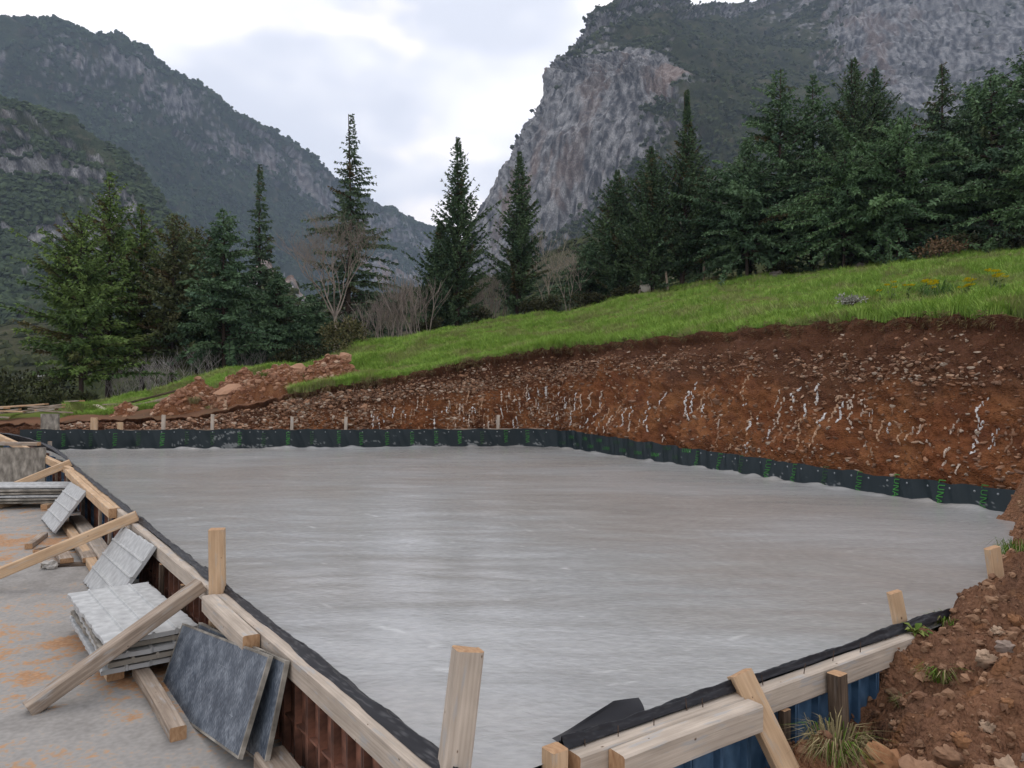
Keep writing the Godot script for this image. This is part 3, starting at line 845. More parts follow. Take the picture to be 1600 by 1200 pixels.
var timber_count := 0
func timber(parent: Node, called: String, a: Vector3, b: Vector3, w: float, h: float, mat: Material, ref := Vector3.UP, plain_end := false) -> MeshInstance3D:
	timber_count += 1
	var m := timber_mesh(a, b, w, h, timber_count, ref)
	m.surface_set_material(0, mat)
	m.surface_set_material(1, mat if plain_end else M.end)
	return part(parent, called, m)

func plank(called: String, label: String, category: String, group: String, a: Vector3, b: Vector3, w: float, h: float, mat: Material, ref := Vector3.UP, plain_end := false) -> void:
	tag(timber(self, called, a, b, w, h, mat, ref, plain_end), label, category, group)

func slab_box(b: MB, x0: Vector3, ex: Vector3, ey: Vector3, ez: Vector3, s := 1.0) -> void:   # a box from a corner and three edges
	var p := [x0, x0 + ex, x0 + ex + ey, x0 + ey, x0 + ez, x0 + ex + ez, x0 + ex + ey + ez, x0 + ey + ez]
	var mid := x0 + (ex + ey + ez) * 0.5
	for f in [[0, 1, 2, 3, ex, ey], [4, 5, 6, 7, ex, ey], [0, 1, 5, 4, ex, ez], [3, 2, 6, 7, ex, ez], [0, 3, 7, 4, ey, ez], [1, 2, 6, 5, ey, ez]]:
		var lu: float = f[4].length() * s; var lv: float = f[5].length() * s
		var q := [p[f[0]], p[f[1]], p[f[2]], p[f[3]]]
		var u := [Vector2(0, 0), Vector2(lu, 0), Vector2(lu, lv), Vector2(0, lv)]
		if (q[2] - q[0]).cross(q[1] - q[0]).dot(q[0] + q[2] - mid * 2.0) < 0:
			q.reverse(); u.reverse()
		b.quad(q[0], q[1], q[2], q[3], Color.WHITE, u[0], u[1], u[2], u[3])

func ribbed_panel(sd: int) -> ArrayMesh:
	# 0.5 x 1.25 m, three pressed ribs along the length, ragged cement-crusted rim; x across, z along, lies on y = 0
	var r := RandomNumberGenerator.new(); r.seed = sd
	var f := noise(6.0, 3, sd)
	var prof := [[-0.25, 0.0], [-0.25, 0.022], [-0.243, 0.026]]
	for c in [-0.125, 0.0, 0.125]:
		prof += [[c - 0.010, 0.026], [c - 0.004, 0.036], [c + 0.004, 0.036], [c + 0.010, 0.026]]
	prof += [[0.243, 0.026], [0.25, 0.022], [0.25, 0.0]]
	var b := MB.new()
	var n := 28
	var rows := []
	for k in n + 1:
		var z := -0.625 + 1.25 * k / n
		var row := []
		for q in prof:
			var x: float = q[0]; var y: float = q[1]
			if absf(x) > 0.24: x += f.get_noise_2d(z * 3.0, signf(x) * 4.0) * 0.012
			var zz := z + (f.get_noise_2d(x * 3.0, 9.0 * signf(z)) * 0.014 if k == 0 or k == n else 0.0)
			row.append(Vector3(x, y + f.get_noise_2d(x * 0.2, z * 0.2) * 0.0012, zz))
		rows.append(row)
	for k in n:
		for j in prof.size() - 1:
			var q := [rows[k][j], rows[k + 1][j], rows[k + 1][j + 1], rows[k][j + 1]]
			var u := []
			for t in q: u.append(Vector2(t.x + t.y, t.z))
			b.quad(q[0], q[3], q[2], q[1], Color.WHITE, u[0], u[3], u[2], u[1])
		b.quad(rows[k][0], rows[k + 1][0], rows[k + 1][prof.size() - 1], rows[k][prof.size() - 1])
	for e in [0, n]:
		for j in range(0, prof.size() - 1):
			var a: Vector3 = rows[e][j]; var c: Vector3 = rows[e][j + 1]
			var a0 := Vector3(a.x, 0, a.z); var c0 := Vector3(c.x, 0, c.z)
			if e == 0: b.quad(a0, a, c, c0)
			else: b.quad(a0, c0, c, a)
	# every face looks outwards
	for k in range(0, b.v.size(), 3):
		var fc := (b.v[k + 2] - b.v[k]).cross(b.v[k + 1] - b.v[k])
		var m := (b.v[k] + b.v[k + 1] + b.v[k + 2]) / 3.0 - Vector3(0, 0.013, 0)
		var want := Vector3.UP if m.y > 0.005 and absf(fc.normalized().y) > 0.3 else (Vector3.DOWN if absf(fc.normalized().y) > 0.9 else m)
		if fc.dot(want) < 0:
			var t := b.v[k + 1]; b.v[k + 1] = b.v[k + 2]; b.v[k + 2] = t
			var tu := b.uv[k + 1]; b.uv[k + 1] = b.uv[k + 2]; b.uv[k + 2] = tu
			for z in 3: b.n[k + z] = -b.n[k + z]
	return b.mesh()

func lean(bot: Vector3, top: Vector3, along: Vector3) -> Transform3D:   # a panel whose lower long edge is centred on bot and upper on top
	var x := (bot - top).normalized()
	var z := (along - x * along.dot(x)).normalized()
	var y := z.cross(x)
	if y.dot(OUT_LEFT + Vector3.UP) < 0:
		z = -z
		y = z.cross(x)
	return Transform3D(Basis(x, y, z), (bot + top) * 0.5)

# ---------- sheeting
func mem_height(s: float) -> float:   # s runs along the back (0..9.97) and then the right side
	return lerpf(0.365, 0.335, clampf(s / 9.97, 0, 1)) - smoothstep(9.97, 18.0, s) * 0.125
var n_fold := noise(0.55, 3, 71)
var n_crease := noise(1.6, 2, 72, true)
func mem_point(s: float, y: float) -> Vector3:
	var lb := BACK_LEFT.distance_to(BACK_RIGHT)
	var dir: Vector3; var p: Vector3
	if s < lb:
		dir = (BACK_RIGHT - BACK_LEFT).normalized(); p = BACK_LEFT + dir * s
	else:
		dir = (RIGHT_END - BACK_RIGHT).normalized(); p = BACK_RIGHT + dir * (s - lb)
	var inn := Vector3.UP.cross(dir) * -1.0
	if inn.dot(Vector3(-0.7, 0, 1)) < 0: inn = -inn
	var d := n_fold.get_noise_2d(s * 2.0, y * 1.2) * 0.040 + n_crease.get_noise_2d(s * 1.1 + y * 0.5, 3.0) * 0.030 + n_fold.get_noise_2d(s * 9.0, y * 3.0) * 0.006
	var h := mem_height(s)
	d -= 0.06 * y / h - 0.02
	var round_corner := 0.22 * exp(-pow((s - lb) / 0.35, 2))
	return p + inn * (d + round_corner) + Vector3(0, y, 0)

func build_sheeting() -> void:
	var t := thing("waterproof_sheet", "black plastic sheeting with green print lining the back and right of the slab", "plastic sheet")
	var total := BACK_LEFT.distance_to(BACK_RIGHT) + BACK_RIGHT.distance_to(RIGHT_END)
	var nu := 900; var nv := 22
	var p := PackedVector3Array(); var cols := PackedColorArray()
	var ns := noise(2.2, 4, 75); var nd := noise(9.0, 3, 76)
	for j in nv:
		for i in nu:
			var s := total * i / (nu - 1)
			var h := mem_height(s)
			var v := j / float(nv - 1)
			var y := -0.05 + (h + 0.05 + n_fold.get_noise_1d(s * 3.0) * 0.03) * v
			p.append(mem_point(s, y))
			var c := Color(0.011, 0.019, 0.022)
			# cement slurry splashed up the sheet
			var sp := smoothstep(0.30, 0.38, ns.get_noise_2d(s * 1.0, y * 3.0) + nd.get_noise_2d(s * 2.0, y * 2.0) * 0.6 - v * 0.70 - 0.02 + 0.38 * exp(-pow((s - 3.9) / 1.1, 2)) + 0.2 * exp(-pow((s - 8.2) / 0.9, 2)))
			cols.append(c.lerp(Color(0.26, 0.27, 0.27), sp * 0.6))
	part(t, "sheet", sheet(p, nu, nv, grid_normals(p, nu, nv, Vector3(-0.5, 0, 1)), cols), M.film)
	# the printed word down the sheet, again and again
	var font := SystemFont.new()
	font.font_names = PackedStringArray(["Droid Sans"])
	var tm := TextMesh.new()
	tm.text = "LUNA"; tm.font = font; tm.font_size = 40; tm.pixel_size = 0.0025; tm.depth = 0.0; tm.curve_step = 2.0
	var src := tm.get_mesh_arrays()
	var r := RandomNumberGenerator.new(); r.seed = 12
	var s := 0.35
	while s < total - 0.6:
		var flatways := s > 10.2 and s < 14.2
		for row in (2 if flatways else 1):
			var v := PackedVector3Array(); var nn := PackedVector3Array()
			var h := mem_height(s)
			var y0 := (0.11 + 0.12 * row) if flatways else h * r.randf_range(0.46, 0.60)
			var sc := 0.75 if flatways else 1.0
			for q in src[Mesh.ARRAY_VERTEX]:
				var ss: float = s + (q.x if flatways else q.y) * sc + row * 0.25
				var yy: float = y0 + (q.y if flatways else -q.x) * sc
				var a := mem_point(ss, yy)
				var nrm := (mem_point(ss + 0.02, yy) - mem_point(ss - 0.02, yy)).cross(Vector3.UP).normalized()
				if nrm.dot(Vector3(-0.5, 0, 1)) < 0: nrm = -nrm
				v.append(a + nrm * 0.010); nn.append(nrm)
			var arr := []
			arr.resize(Mesh.ARRAY_MAX)
			arr[Mesh.ARRAY_VERTEX] = v; arr[Mesh.ARRAY_NORMAL] = nn
			if src[Mesh.ARRAY_INDEX] != null: arr[Mesh.ARRAY_INDEX] = src[Mesh.ARRAY_INDEX]
			var m := ArrayMesh.new()
			m.add_surface_from_arrays(Mesh.PRIMITIVE_TRIANGLES, arr)
			part(t, "lettering", m, [M.print, M.print, M.print_worn, M.print_bright][r.randi() % 4])
		s += 0.47 + r.randf_range(-0.06, 0.06)
	# row of small buttons under the upper hem
	var b := MB.new()
	s = 0.2
	while s < total - 0.5:
		if s < 10.0 or s > 14.0:
			var y := mem_height(s) - 0.05
			var c := mem_point(s, y)
			var nrm := (mem_point(s + 0.02, y) - mem_point(s - 0.02, y)).cross(Vector3.UP).normalized()
			if nrm.dot(Vector3(-0.5, 0, 1)) < 0: nrm = -nrm
			var sx := Vector3.UP.cross(nrm)
			for k in 8:
				var d0 := (sx * cos(TAU * k / 8) + Vector3.UP * sin(TAU * k / 8)) * 0.012
				var d1 := (sx * cos(TAU * (k + 1) / 8) + Vector3.UP * sin(TAU * (k + 1) / 8)) * 0.012
				b.tri(c + nrm * 0.014, c + d1 + nrm * 0.005, c + d0 + nrm * 0.005)
		s += 0.236
	part(t, "studs", b.mesh(), M.stud).set_meta("kind", "stuff")
	# where it is turned over the left and front boards
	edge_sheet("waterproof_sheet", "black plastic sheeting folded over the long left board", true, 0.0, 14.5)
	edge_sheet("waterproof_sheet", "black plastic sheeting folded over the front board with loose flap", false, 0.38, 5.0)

func rail_top(t: float) -> float:
	return 0.03 + smoothstep(11.0, 14.6, t) * 0.30

func edge_sheet(called: String, label: String, on_left: bool, t0: float, t1: float) -> void:
	var o := thing(called, label, "plastic sheet", "black sheeting round the slab")
	var nu := 420; var nv := 26
	var nf := noise(0.9, 4, 77 if on_left else 78)
	var nw := noise(5.0, 3, 79)
	var p := PackedVector3Array(); var cols := PackedColorArray()
	for j in nv:
		var v := j / float(nv - 1)
		for i in nu:
			var t := lerpf(t0, t1, i / float(nu - 1))
			var top := rail_top(t) if on_left else 0.028
			var w := nf.get_noise_1d(t * 0.9)
			# cross-section: from a ragged lip on the board up over a soft fold and down into the concrete
			var off := lerpf(0.024 + w * 0.025, -0.048 - 0.02 * w, v) if on_left else lerpf(0.012 + w * 0.02, -0.040, v)
			var y := top + 0.005 + (0.016 + 0.02 * maxf(0.0, w + 0.2)) * sin(PI * pow(v, 0.8)) - (0.055 if on_left else 0.04) * smoothstep(0.55, 1.0, v) - (top - 0.03) * v * 0.3
			y += 0.011 * exp(-pow((v - 0.30 - 0.25 * w) / 0.07, 2)) + 0.007 * exp(-pow((v - 0.62 + 0.3 * w) / 0.06, 2))
			y += nw.get_noise_2d(t * 0.9, v * 0.5) * 0.014 * sin(PI * v)
			p.append(left(t, off, y) if on_left else front(t, off, y))
			var g := smoothstep(0.30, 0.36, nw.get_noise_2d(t * 4.0, v * 1.5 + 30.0))   # crisp grey specks scattered by noise, fainter on the front edge
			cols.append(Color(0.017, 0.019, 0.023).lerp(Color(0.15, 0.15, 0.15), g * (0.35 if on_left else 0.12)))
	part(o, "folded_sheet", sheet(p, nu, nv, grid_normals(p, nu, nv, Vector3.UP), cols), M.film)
	if not on_left:
		var q := PackedVector3Array(); var fc := PackedColorArray()
		for j in 16:
			var v := j / 15.0
			for i in 60:
				var u := i / 59.0
				var t := lerpf(0.40, 0.76, u)
				var rise := lerpf(0.006, 0.066, pow(u / 0.70, 1.2)) if u < 0.70 else lerpf(0.066, 0.050, (u - 0.70) / 0.30)
				var bulge := sin(PI * v) * 0.040 * sin(PI * u) + nw.get_noise_2d(t * 0.5, v * 0.15 + 9.0) * 0.006
				q.append(front(t - 0.10 * v * smoothstep(0.7, 1.0, u) * 0.0 + v * 0.04 * u, -0.012 - bulge - 0.07 * v * v, 0.025 + rise * v))
				fc.append(Color(0.017, 0.018, 0.021))
		part(o, "flap", sheet(q, 60, 16, grid_normals(q, 60, 16, OUT_FRONT), fc), M.film)

# ---------- formwork
func pan(parent: Node, called: String, x0: Vector3, along: Vector3, out: Vector3, wide: float, y0: float, y1: float, mat: Material, ribs: int) -> void:
	var b := MB.new()
	slab_box(b, x0 + Vector3(0, y0, 0), along * wide, Vector3(0, y1 - y0, 0), out * 0.012, 1.3)
	var plate := part(parent, called, b.mesh(), mat)
	b = MB.new()
	for k in ribs + 2:
		var f := k / float(ribs + 1)
		var rw := 0.016 if k > 0 and k <= ribs else 0.010
		slab_box(b, x0 + along * (f * (wide - rw)) + Vector3(0, y0 + 0.006, 0) + out * 0.011, along * rw, Vector3(0, y1 - y0 - 0.012, 0), out * 0.034, 1.3)
	for yy in [y0 + 0.004, (y0 + y1) * 0.5, y1 - 0.018]:
		slab_box(b, x0 + along * 0.003 + Vector3(0, yy, 0) + out * 0.0105, along * (wide - 0.006), Vector3(0, 0.010, 0), out * 0.028, 1.3)
	part(plate, "frame", b.mesh(), mat)

func build_formwork() -> void:
	var r := RandomNumberGenerator.new(); r.seed = 8
	var t := thing("formwork", "long left formwork wall of rusty and blue panels under pale timber rails", "formwork")
	var s := 0.02
	var k := 0
	while s < 14.2:
		var w := r.randf_range(0.27, 0.33)
		var mats := [M.rust, M.rust, M.blue, M.rust, M.blue]
		var m: Material = M.rust if s < 4.3 else mats[k % 5]
		var a := left(s, -0.002, 0); var c := left(s + w, -0.002, 0)
		pan(t, "panel", a, (c - a).normalized(), OUT_LEFT, (c - a).length() - 0.006, GROUND - 0.02, rail_top(s) - 0.105, m, 1)
		s += w; k += 1
	for q in [[-0.05, 2.56], [2.69, 6.22], [6.26, 10.4], [10.44, 14.5]]:
		var a0: float = q[0]; var a1: float = q[1]
		timber(t, "rail", left(a0, 0.035, rail_top(a0) - 0.052), left(a1, 0.035, rail_top(a1) - 0.052), 0.068, 0.104, M.pale if a0 < 6 else M.fresh)
	timber(t, "rail", left(6.15, 0.108, 0.0), left(10.3, 0.108, 0.0), 0.07, 0.09, M.fresh)
	for u in [3.35, 4.05, 6.6, 7.3, 8.9, 9.6, 10.8, 12.1]:
		timber(t, "upright", left(u, 0.078, GROUND), left(u, 0.072, -0.08), 0.05, 0.03, M.dark if u < 4.2 else M.aged, OUT_LEFT)
	plank("timber_offcut", "short thick timber nailed outside the rail above the leaning dark boards", "timber", "", left(1.73, 0.112, -0.012), left(2.52, 0.112, 0.0), 0.08, 0.092, M.pale)
	var f := thing("formwork", "low front formwork of blue panels under pale nailed timber rails", "formwork")
	s = 0.10
	while s < 2.6:
		var w := r.randf_range(0.28, 0.32)
		pan(f, "panel", front(s, 0.0, 0), ALONG_FRONT, OUT_FRONT, w - 0.006, GROUND - 0.15, -0.078, M.blue, 1)
		s += w
	timber(f, "rail", front(0.40, 0.033, -0.025), front(2.62, 0.033, -0.025), 0.066, 0.104, M.pale)
	timber(f, "rail", front(0.52, 0.108, -0.028), front(1.22, 0.108, -0.028), 0.075, 0.105, M.pale)
	for u in [1.47, 2.32]:
		timber(f, "upright", front(u, 0.062, GROUND), front(u, 0.058, -0.082), 0.045, 0.03, M.dark, OUT_FRONT)
	for u in [0.46, 0.60, 0.76, 0.95, 1.02, 1.38, 1.62, 1.85, 2.05, 2.3]:
		var b := MB.new()
		var a := front(u, r.randf_range(0.015, 0.05), 0.02)
		b.tube(PackedVector3Array([a, a + Vector3(r.randf_range(-0.008, 0.008), r.randf_range(0.025, 0.05), 0)]), PackedFloat32Array([0.002, 0.002]), 5, Color.WHITE)
		part(f, "nail", b.mesh(), M.iron)
	# behind the back sheet: boards that hold it
	var bk := thing("formwork", "thin back formwork boards behind the black sheet and its stakes", "formwork")
	for q in [[0.05, 4.0], [4.05, 8.0], [8.05, 9.85]]:
		var dir := (BACK_RIGHT - BACK_LEFT).normalized()
		timber(bk, "board", BACK_LEFT + dir * q[0] + Vector3(0.0, 0.22, -0.14), BACK_LEFT + dir * q[1] + Vector3(0, 0.22, -0.14), 0.025, 0.24, M.aged)
	var rd := (RIGHT_END - BACK_RIGHT).normalized()
	for q in [[0.3, 4.2], [4.25, 8.2]]:
		timber(bk, "board", BACK_RIGHT + rd * q[0] + Vector3(0.14, 0.11, -0.07), BACK_RIGHT + rd * q[1] + Vector3(0.14, 0.07, -0.07), 0.025, 0.20, M.aged)
	tag(bk, "thin boards holding up the black sheet along the earth cut", "formwork")

func build_stakes() -> void:
	plank("wooden_post", "stout pale cracked post at the near corner of the formwork", "post", "", Vector3(-0.245, -0.47, -2.30), Vector3(-0.138, 0.387, -2.42), 0.088, 0.084, M.pale, Vector3(0.3, 0, 0.95))
	plank("wooden_post", "square post standing where the long brace meets the left rail", "post", "", left(2.625, 0.045, GROUND), left(2.625, 0.045, 0.39), 0.085, 0.075, M.fresh, Vector3(0.2, 0, 0.97))
	plank("wooden_post", "short sawn post level with the rail beside the loose black flap", "post", "", front(0.335, 0.02, -0.55), front(0.335, 0.02, 0.055), 0.065, 0.065, M.fresh, OUT_FRONT)
	plank("wooden_post", "dark weathered post in front of the blue panels", "post", "", front(1.78, 0.115, -0.6), front(1.76, 0.105, 0.015), 0.062, 0.062, M.dark, OUT_FRONT)
	plank("wooden_brace", "slanting pale timber leaning against the front rail", "brace", "", Vector3(1.20, -0.60, -2.78), Vector3(0.885, 0.095, -3.00), 0.085, 0.075, M.fresh, Vector3(0.2, 0.1, 0.97))
	plank("wooden_stake", "leaning flat stake beside the leafy weed", "stake", "", Vector3(1.99, -0.25, -3.84), Vector3(1.885, 0.195, -3.80), 0.065, 0.035, M.fresh, Vector3(0.1, 0, 1))
	plank("wooden_stake", "flat stake against the red clods at the slab's right corner", "stake", "", Vector3(2.83, -0.25, -4.42), Vector3(2.73, 0.29, -4.38), 0.085, 0.04, M.fresh, Vector3(0.3, 0, 1))
	for q in [[-7.97, 0.58, 0.13], [-7.49, 0.49, 0.10], [-6.69, 0.63, 0.07], [-5.78, 0.64, 0.06], [-4.28, 0.585, 0.055], [-3.25, 0.585, 0.06], [-0.29, 0.61, 0.06]]:
		var z: float = -14.66 - (q[0] + 7.97) * 0.072
		plank("wooden_stake", "short stake holding the black sheet in front of red soil", "stake", "stakes along the back sheet", Vector3(q[0], -0.1, z), Vector3(q[0] + 0.02, q[1], z), q[2], 0.035, M.fresh if q[2] > 0.08 else M.pale, Vector3(0, 0, 1))
	plank("wooden_stake", "grey stake standing in front of the black sheet at the far left corner", "stake", "", Vector3(-8.43, -0.2, -14.05), Vector3(-8.43, 0.17, -14.05), 0.065, 0.035, M.aged, Vector3(0, 0, 1))
	plank("wooden_stake", "pale stake between the black sheet and the earth cut", "stake", "", Vector3(4.42, -0.1, -8.62), Vector3(4.42, 0.235, -8.62), 0.05, 0.03, M.fresh, Vector3(0, 0, 1))
	# raking braces of the left wall
	plank("wooden_brace", "grey weathered brace leaning over the near stack of ribbed panels", "brace", "", Vector3(-2.45, GROUND + 0.02, -3.90), left(2.78, 0.095, 0.045), 0.085, 0.075, M.aged, Vector3.UP, true)
	plank("wooden_brace", "long clean brace propping the left wall beyond the leaning ribbed panel", "brace", "", Vector3(-4.40, GROUND + 0.03, -6.14), left(5.33, 0.03, 0.085), 0.075, 0.085, M.fresh)
	plank("wooden_brace", "far brace propping the left wall above the distant panel stack", "brace", "", Vector3(-7.36, GROUND + 0.03, -10.42), left(10.79, 0.03, 0.085), 0.08, 0.10, M.fresh)

func build_panels() -> void:
	var pm := []
	for k in 4: pm.append(ribbed_panel(400 + k))
	var r := RandomNumberGenerator.new(); r.seed = 15
	var along := Vector3(-0.607, 0, -0.795)
	var turn := atan2(along.x, along.z)
	var mid := Vector3(-2.40, 0, -4.86)
	for side in [-1, 1]:
		var o: Vector3 = Vector3(0.795, 0, -0.607) * 0.185 * side
		plank("timber_sleeper", "timber sleeper lying under the near stack of ribbed panels", "timber", "sleepers under the near stack", mid + o - along * 0.52 + Vector3(0, GROUND + 0.04, 0), mid + o + along * 0.62 + Vector3(0, GROUND + 0.04, 0), 0.09, 0.076, M.fresh)
	var names := ["bottom", "second", "third", "fourth", "fifth", "top"]
	for k in [0, 1, 2, 3, 5]:
		var o := part(self, "ribbed_panel", pm[k % 4], M.cement if k > 4 else M.grime if k % 2 else M.cement)
		o.transform = Transform3D(Basis(Vector3.UP, turn + r.randf_range(-0.05, 0.05)), mid + Vector3(r.randf_range(-0.02, 0.02), GROUND + 0.078 + mini(k, 4) * 0.039, r.randf_range(-0.02, 0.02)))
		tag(o, ("topmost clean grey ribbed panel of the near stack" if k == 5 else "lowest ribbed panel of the near stack, on the sleepers" if k == 0 else "%s ribbed panel from the ground in the near stack" % names[k]), "panel", "ribbed panels of the near stack")
	var mid2 := Vector3(-6.55, 0, -10.55)
	var across := Vector3(0.99, 0, -0.1)
	for side in [-1, 1]:
		plank("timber_sleeper", "timber sleeper lying under the far stack of ribbed panels", "timber", "sleepers under the far stack", mid2 + across * 0.34 * side + Vector3(0, GROUND + 0.035, 0.36), mid2 + across * 0.34 * side + Vector3(0, GROUND + 0.035, -0.32), 0.09, 0.07, M.fresh)
	for k in 6:
		var o := part(self, "ribbed_panel", pm[(k + 1) % 4], M.cement if k == 5 or k == 2 else M.grime)
		o.transform = Transform3D(Basis(Vector3.UP, PI / 2 + 0.1 + r.randf_range(-0.07, 0.07)), mid2 + Vector3(r.randf_range(-0.03, 0.03), GROUND + 0.072 + k * 0.040, r.randf_range(-0.03, 0.03)))
		tag(o, ("topmost pale ribbed panel of the far stack under the brace" if k == 5 else "%s ribbed panel from the ground in the far stack" % names[k]), "panel", "ribbed panels of the far stack")
	var l1 := part(self, "ribbed_panel", ribbed_panel(410), M.cement)
	l1.transform = lean(left(8.45, 0.47, GROUND + 0.01), left(8.47, 0.145, 0.0), ALONG_LEFT) * Transform3D(Basis.from_scale(Vector3(1.06, 1, 1.08)), Vector3.ZERO)
	tag(l1, "clean grey ribbed panel leaning on the left wall beyond the long brace", "panel", "leaning ribbed panels")
	var l2 := part(self, "ribbed_panel", ribbed_panel(411), M.cement)
	l2.transform = lean(left(4.80, 0.40, GROUND + 0.01), left(4.82, 0.085, 0.0), ALONG_LEFT) * Transform3D(Basis.from_scale(Vector3(1.06, 1, 1.0)), Vector3.ZERO)
	tag(l2, "stained grey ribbed panel leaning on the left wall behind the near stack", "panel", "leaning ribbed panels")
	for k in 2:
		var o := thing("dark_board", ["scratched blue black board leaning against the near left wall", "dark board with pale edge leaning behind the scratched board"][k], "board", "dark leaning boards")
		var face := MB.new(); var rim := MB.new()
		slab_box(face, Vector3(-0.20, 0.002, -0.672), Vector3(0.40, 0, 0), Vector3(0, 0.016, 0), Vector3(0, 0, 1.344), 1.0)
		for z in [[-0.21, -0.682, 0.42, 0.010], [-0.21, 0.672, 0.42, 0.010]]: slab_box(rim, Vector3(z[0], 0, z[1]), Vector3(z[2], 0, 0), Vector3(0, 0.020, 0), Vector3(0, 0, z[3]), 1.0)
		for x in [-0.21, 0.20]: slab_box(rim, Vector3(x, 0, -0.672), Vector3(0.010, 0, 0), Vector3(0, 0.020, 0), Vector3(0, 0, 1.344), 1.0)
		part(o, "face", face.mesh(), M.slate)
		part(o, "rim", rim.mesh(), M.grime)
		o.transform = lean(left(2.02, 0.295, GROUND + 0.002), left(2.08, 0.150, -0.075), ALONG_LEFT) if k == 0 else lean(left(1.93, 0.200, GROUND + 0.002), left(1.98, 0.098, -0.070), ALONG_LEFT)
	# a stained shuttering board standing on edge across the far end of the yard
	var ub := MB.new()
	slab_box(ub, Vector3(-9.2, GROUND - 0.02, -11.66), Vector3(2.15, 0, 0), Vector3(0, 0.73, 0), Vector3(0, 0, 0.035), 1.0)
	tag(part(self, "shuttering_board", ub.mesh(), M.grime), "cement stained board standing on edge behind the far panel stack", "board")
	plank("scrap_plank", "grey plank lying on top of the stained upright board", "plank", "", Vector3(-9.1, 0.315, -11.64), Vector3(-7.15, 0.315, -11.64), 0.10, 0.05, M.aged)
	# loose timber
	plank("timber_offcut", "short grey squared timber lying loose in front of the dark board", "timber", "", Vector3(-2.14, GROUND + 0.035, -4.42), Vector3(-1.56, GROUND + 0.035, -3.60), 0.075, 0.068, M.aged)
	plank("timber_offcut", "small split chunk of wood alone on the pavement", "timber", "", Vector3(-4.89, GROUND + 0.028, -7.79), Vector3(-5.10, GROUND + 0.028, -8.40), 0.07, 0.055, M.aged)
	plank("timber_beam", "pale flat beam lying along the foot of the left wall", "timber", "", left(5.9, 0.175, GROUND + 0.05), left(8.6, 0.175, GROUND + 0.05), 0.14, 0.09, M.pale)
	plank("timber_beam", "narrow beam lying outside the flat beam by the left wall", "timber", "", left(5.6, 0.30, GROUND + 0.035), left(8.3, 0.30, GROUND + 0.035), 0.085, 0.07, M.fresh)
	plank("timber_beam", "grey beam on the ground under the near end of the left wall", "timber", "", left(0.35, 0.145, GROUND + 0.05), left(1.36, 0.145, GROUND + 0.05), 0.13, 0.095, M.aged)
	plank("scrap_plank", "flat stained plank lying crosswise under the two short planks", "plank", "", Vector3(-4.28, GROUND + 0.012, -7.02), Vector3(-3.74, GROUND + 0.012, -7.16), 0.10, 0.024, M.dark)
	plank("scrap_plank", "short reddish plank lying beside the long brace", "plank", "short planks by the long brace", Vector3(-4.08, GROUND + 0.050, -7.06), Vector3(-4.55, GROUND + 0.045, -7.70), 0.11, 0.045, M.aged)
	plank("scrap_plank", "short pale plank next to the reddish one by the beams", "plank", "short planks by the long brace", Vector3(-3.89, GROUND + 0.050, -7.10), Vector3(-4.42, GROUND + 0.045, -7.86), 0.12, 0.045, M.aged)
	plank("scrap_plank", "stubby brown plank end showing beyond the long brace", "plank", "", Vector3(-4.62, GROUND + 0.022, -7.55), Vector3(-4.50, GROUND + 0.022, -7.90), 0.20, 0.04, M.dark)
	var st := part(self, "rubble_stone", stone_mesh(700, 6, 9, 0.6, true), material(0.9, true, lin(0.42, 0.40, 0.37)))
	st.transform = Transform3D(Basis.from_scale(Vector3(0.07, 0.045, 0.05)), Vector3(-4.18, GROUND + 0.03, -6.96))
	tag(st, "pale lump of rubble beside the short planks on the pavement", "stone")
	# a crumpled plastic bottle by the far stack
	var bt := thing("plastic_bottle", "crushed clear plastic bottle standing beside the far panel stack", "bottle", "", Vector3(-5.78, GROUND, -10.02))
	var b := MB.new()
	var prof := [[0.0, 0.0], [0.075, 0.0], [0.085, 0.02], [0.085, 0.13], [0.075, 0.16], [0.085, 0.18], [0.06, 0.24], [0.03, 0.27], [0.03, 0.29], [0.0, 0.29]]
	for k in prof.size() - 1:
		for j in 14:
			var a0 := TAU * j / 14; var a1 := TAU * (j + 1) / 14
			var p0 := Vector3(cos(a0) * prof[k][0], prof[k][1], sin(a0) * prof[k][0]); var p1 := Vector3(cos(a1) * prof[k][0], prof[k][1], sin(a1) * prof[k][0])
			var q0 := Vector3(cos(a0) * prof[k + 1][0], prof[k + 1][1], sin(a0) * prof[k + 1][0]); var q1 := Vector3(cos(a1) * prof[k + 1][0], prof[k + 1][1], sin(a1) * prof[k + 1][0])
			b.quad(p0, q0, q1, p1)
	part(bt, "body", b.mesh(), material(0.25, false, lin(0.45, 0.43, 0.47)))
	var cap := CylinderMesh.new(); cap.top_radius = 0.032; cap.bottom_radius = 0.032; cap.height = 0.03
	part(bt, "cap", cap, material(0.5, false, lin(0.30, 0.22, 0.35))).position = Vector3(0, 0.295, 0)

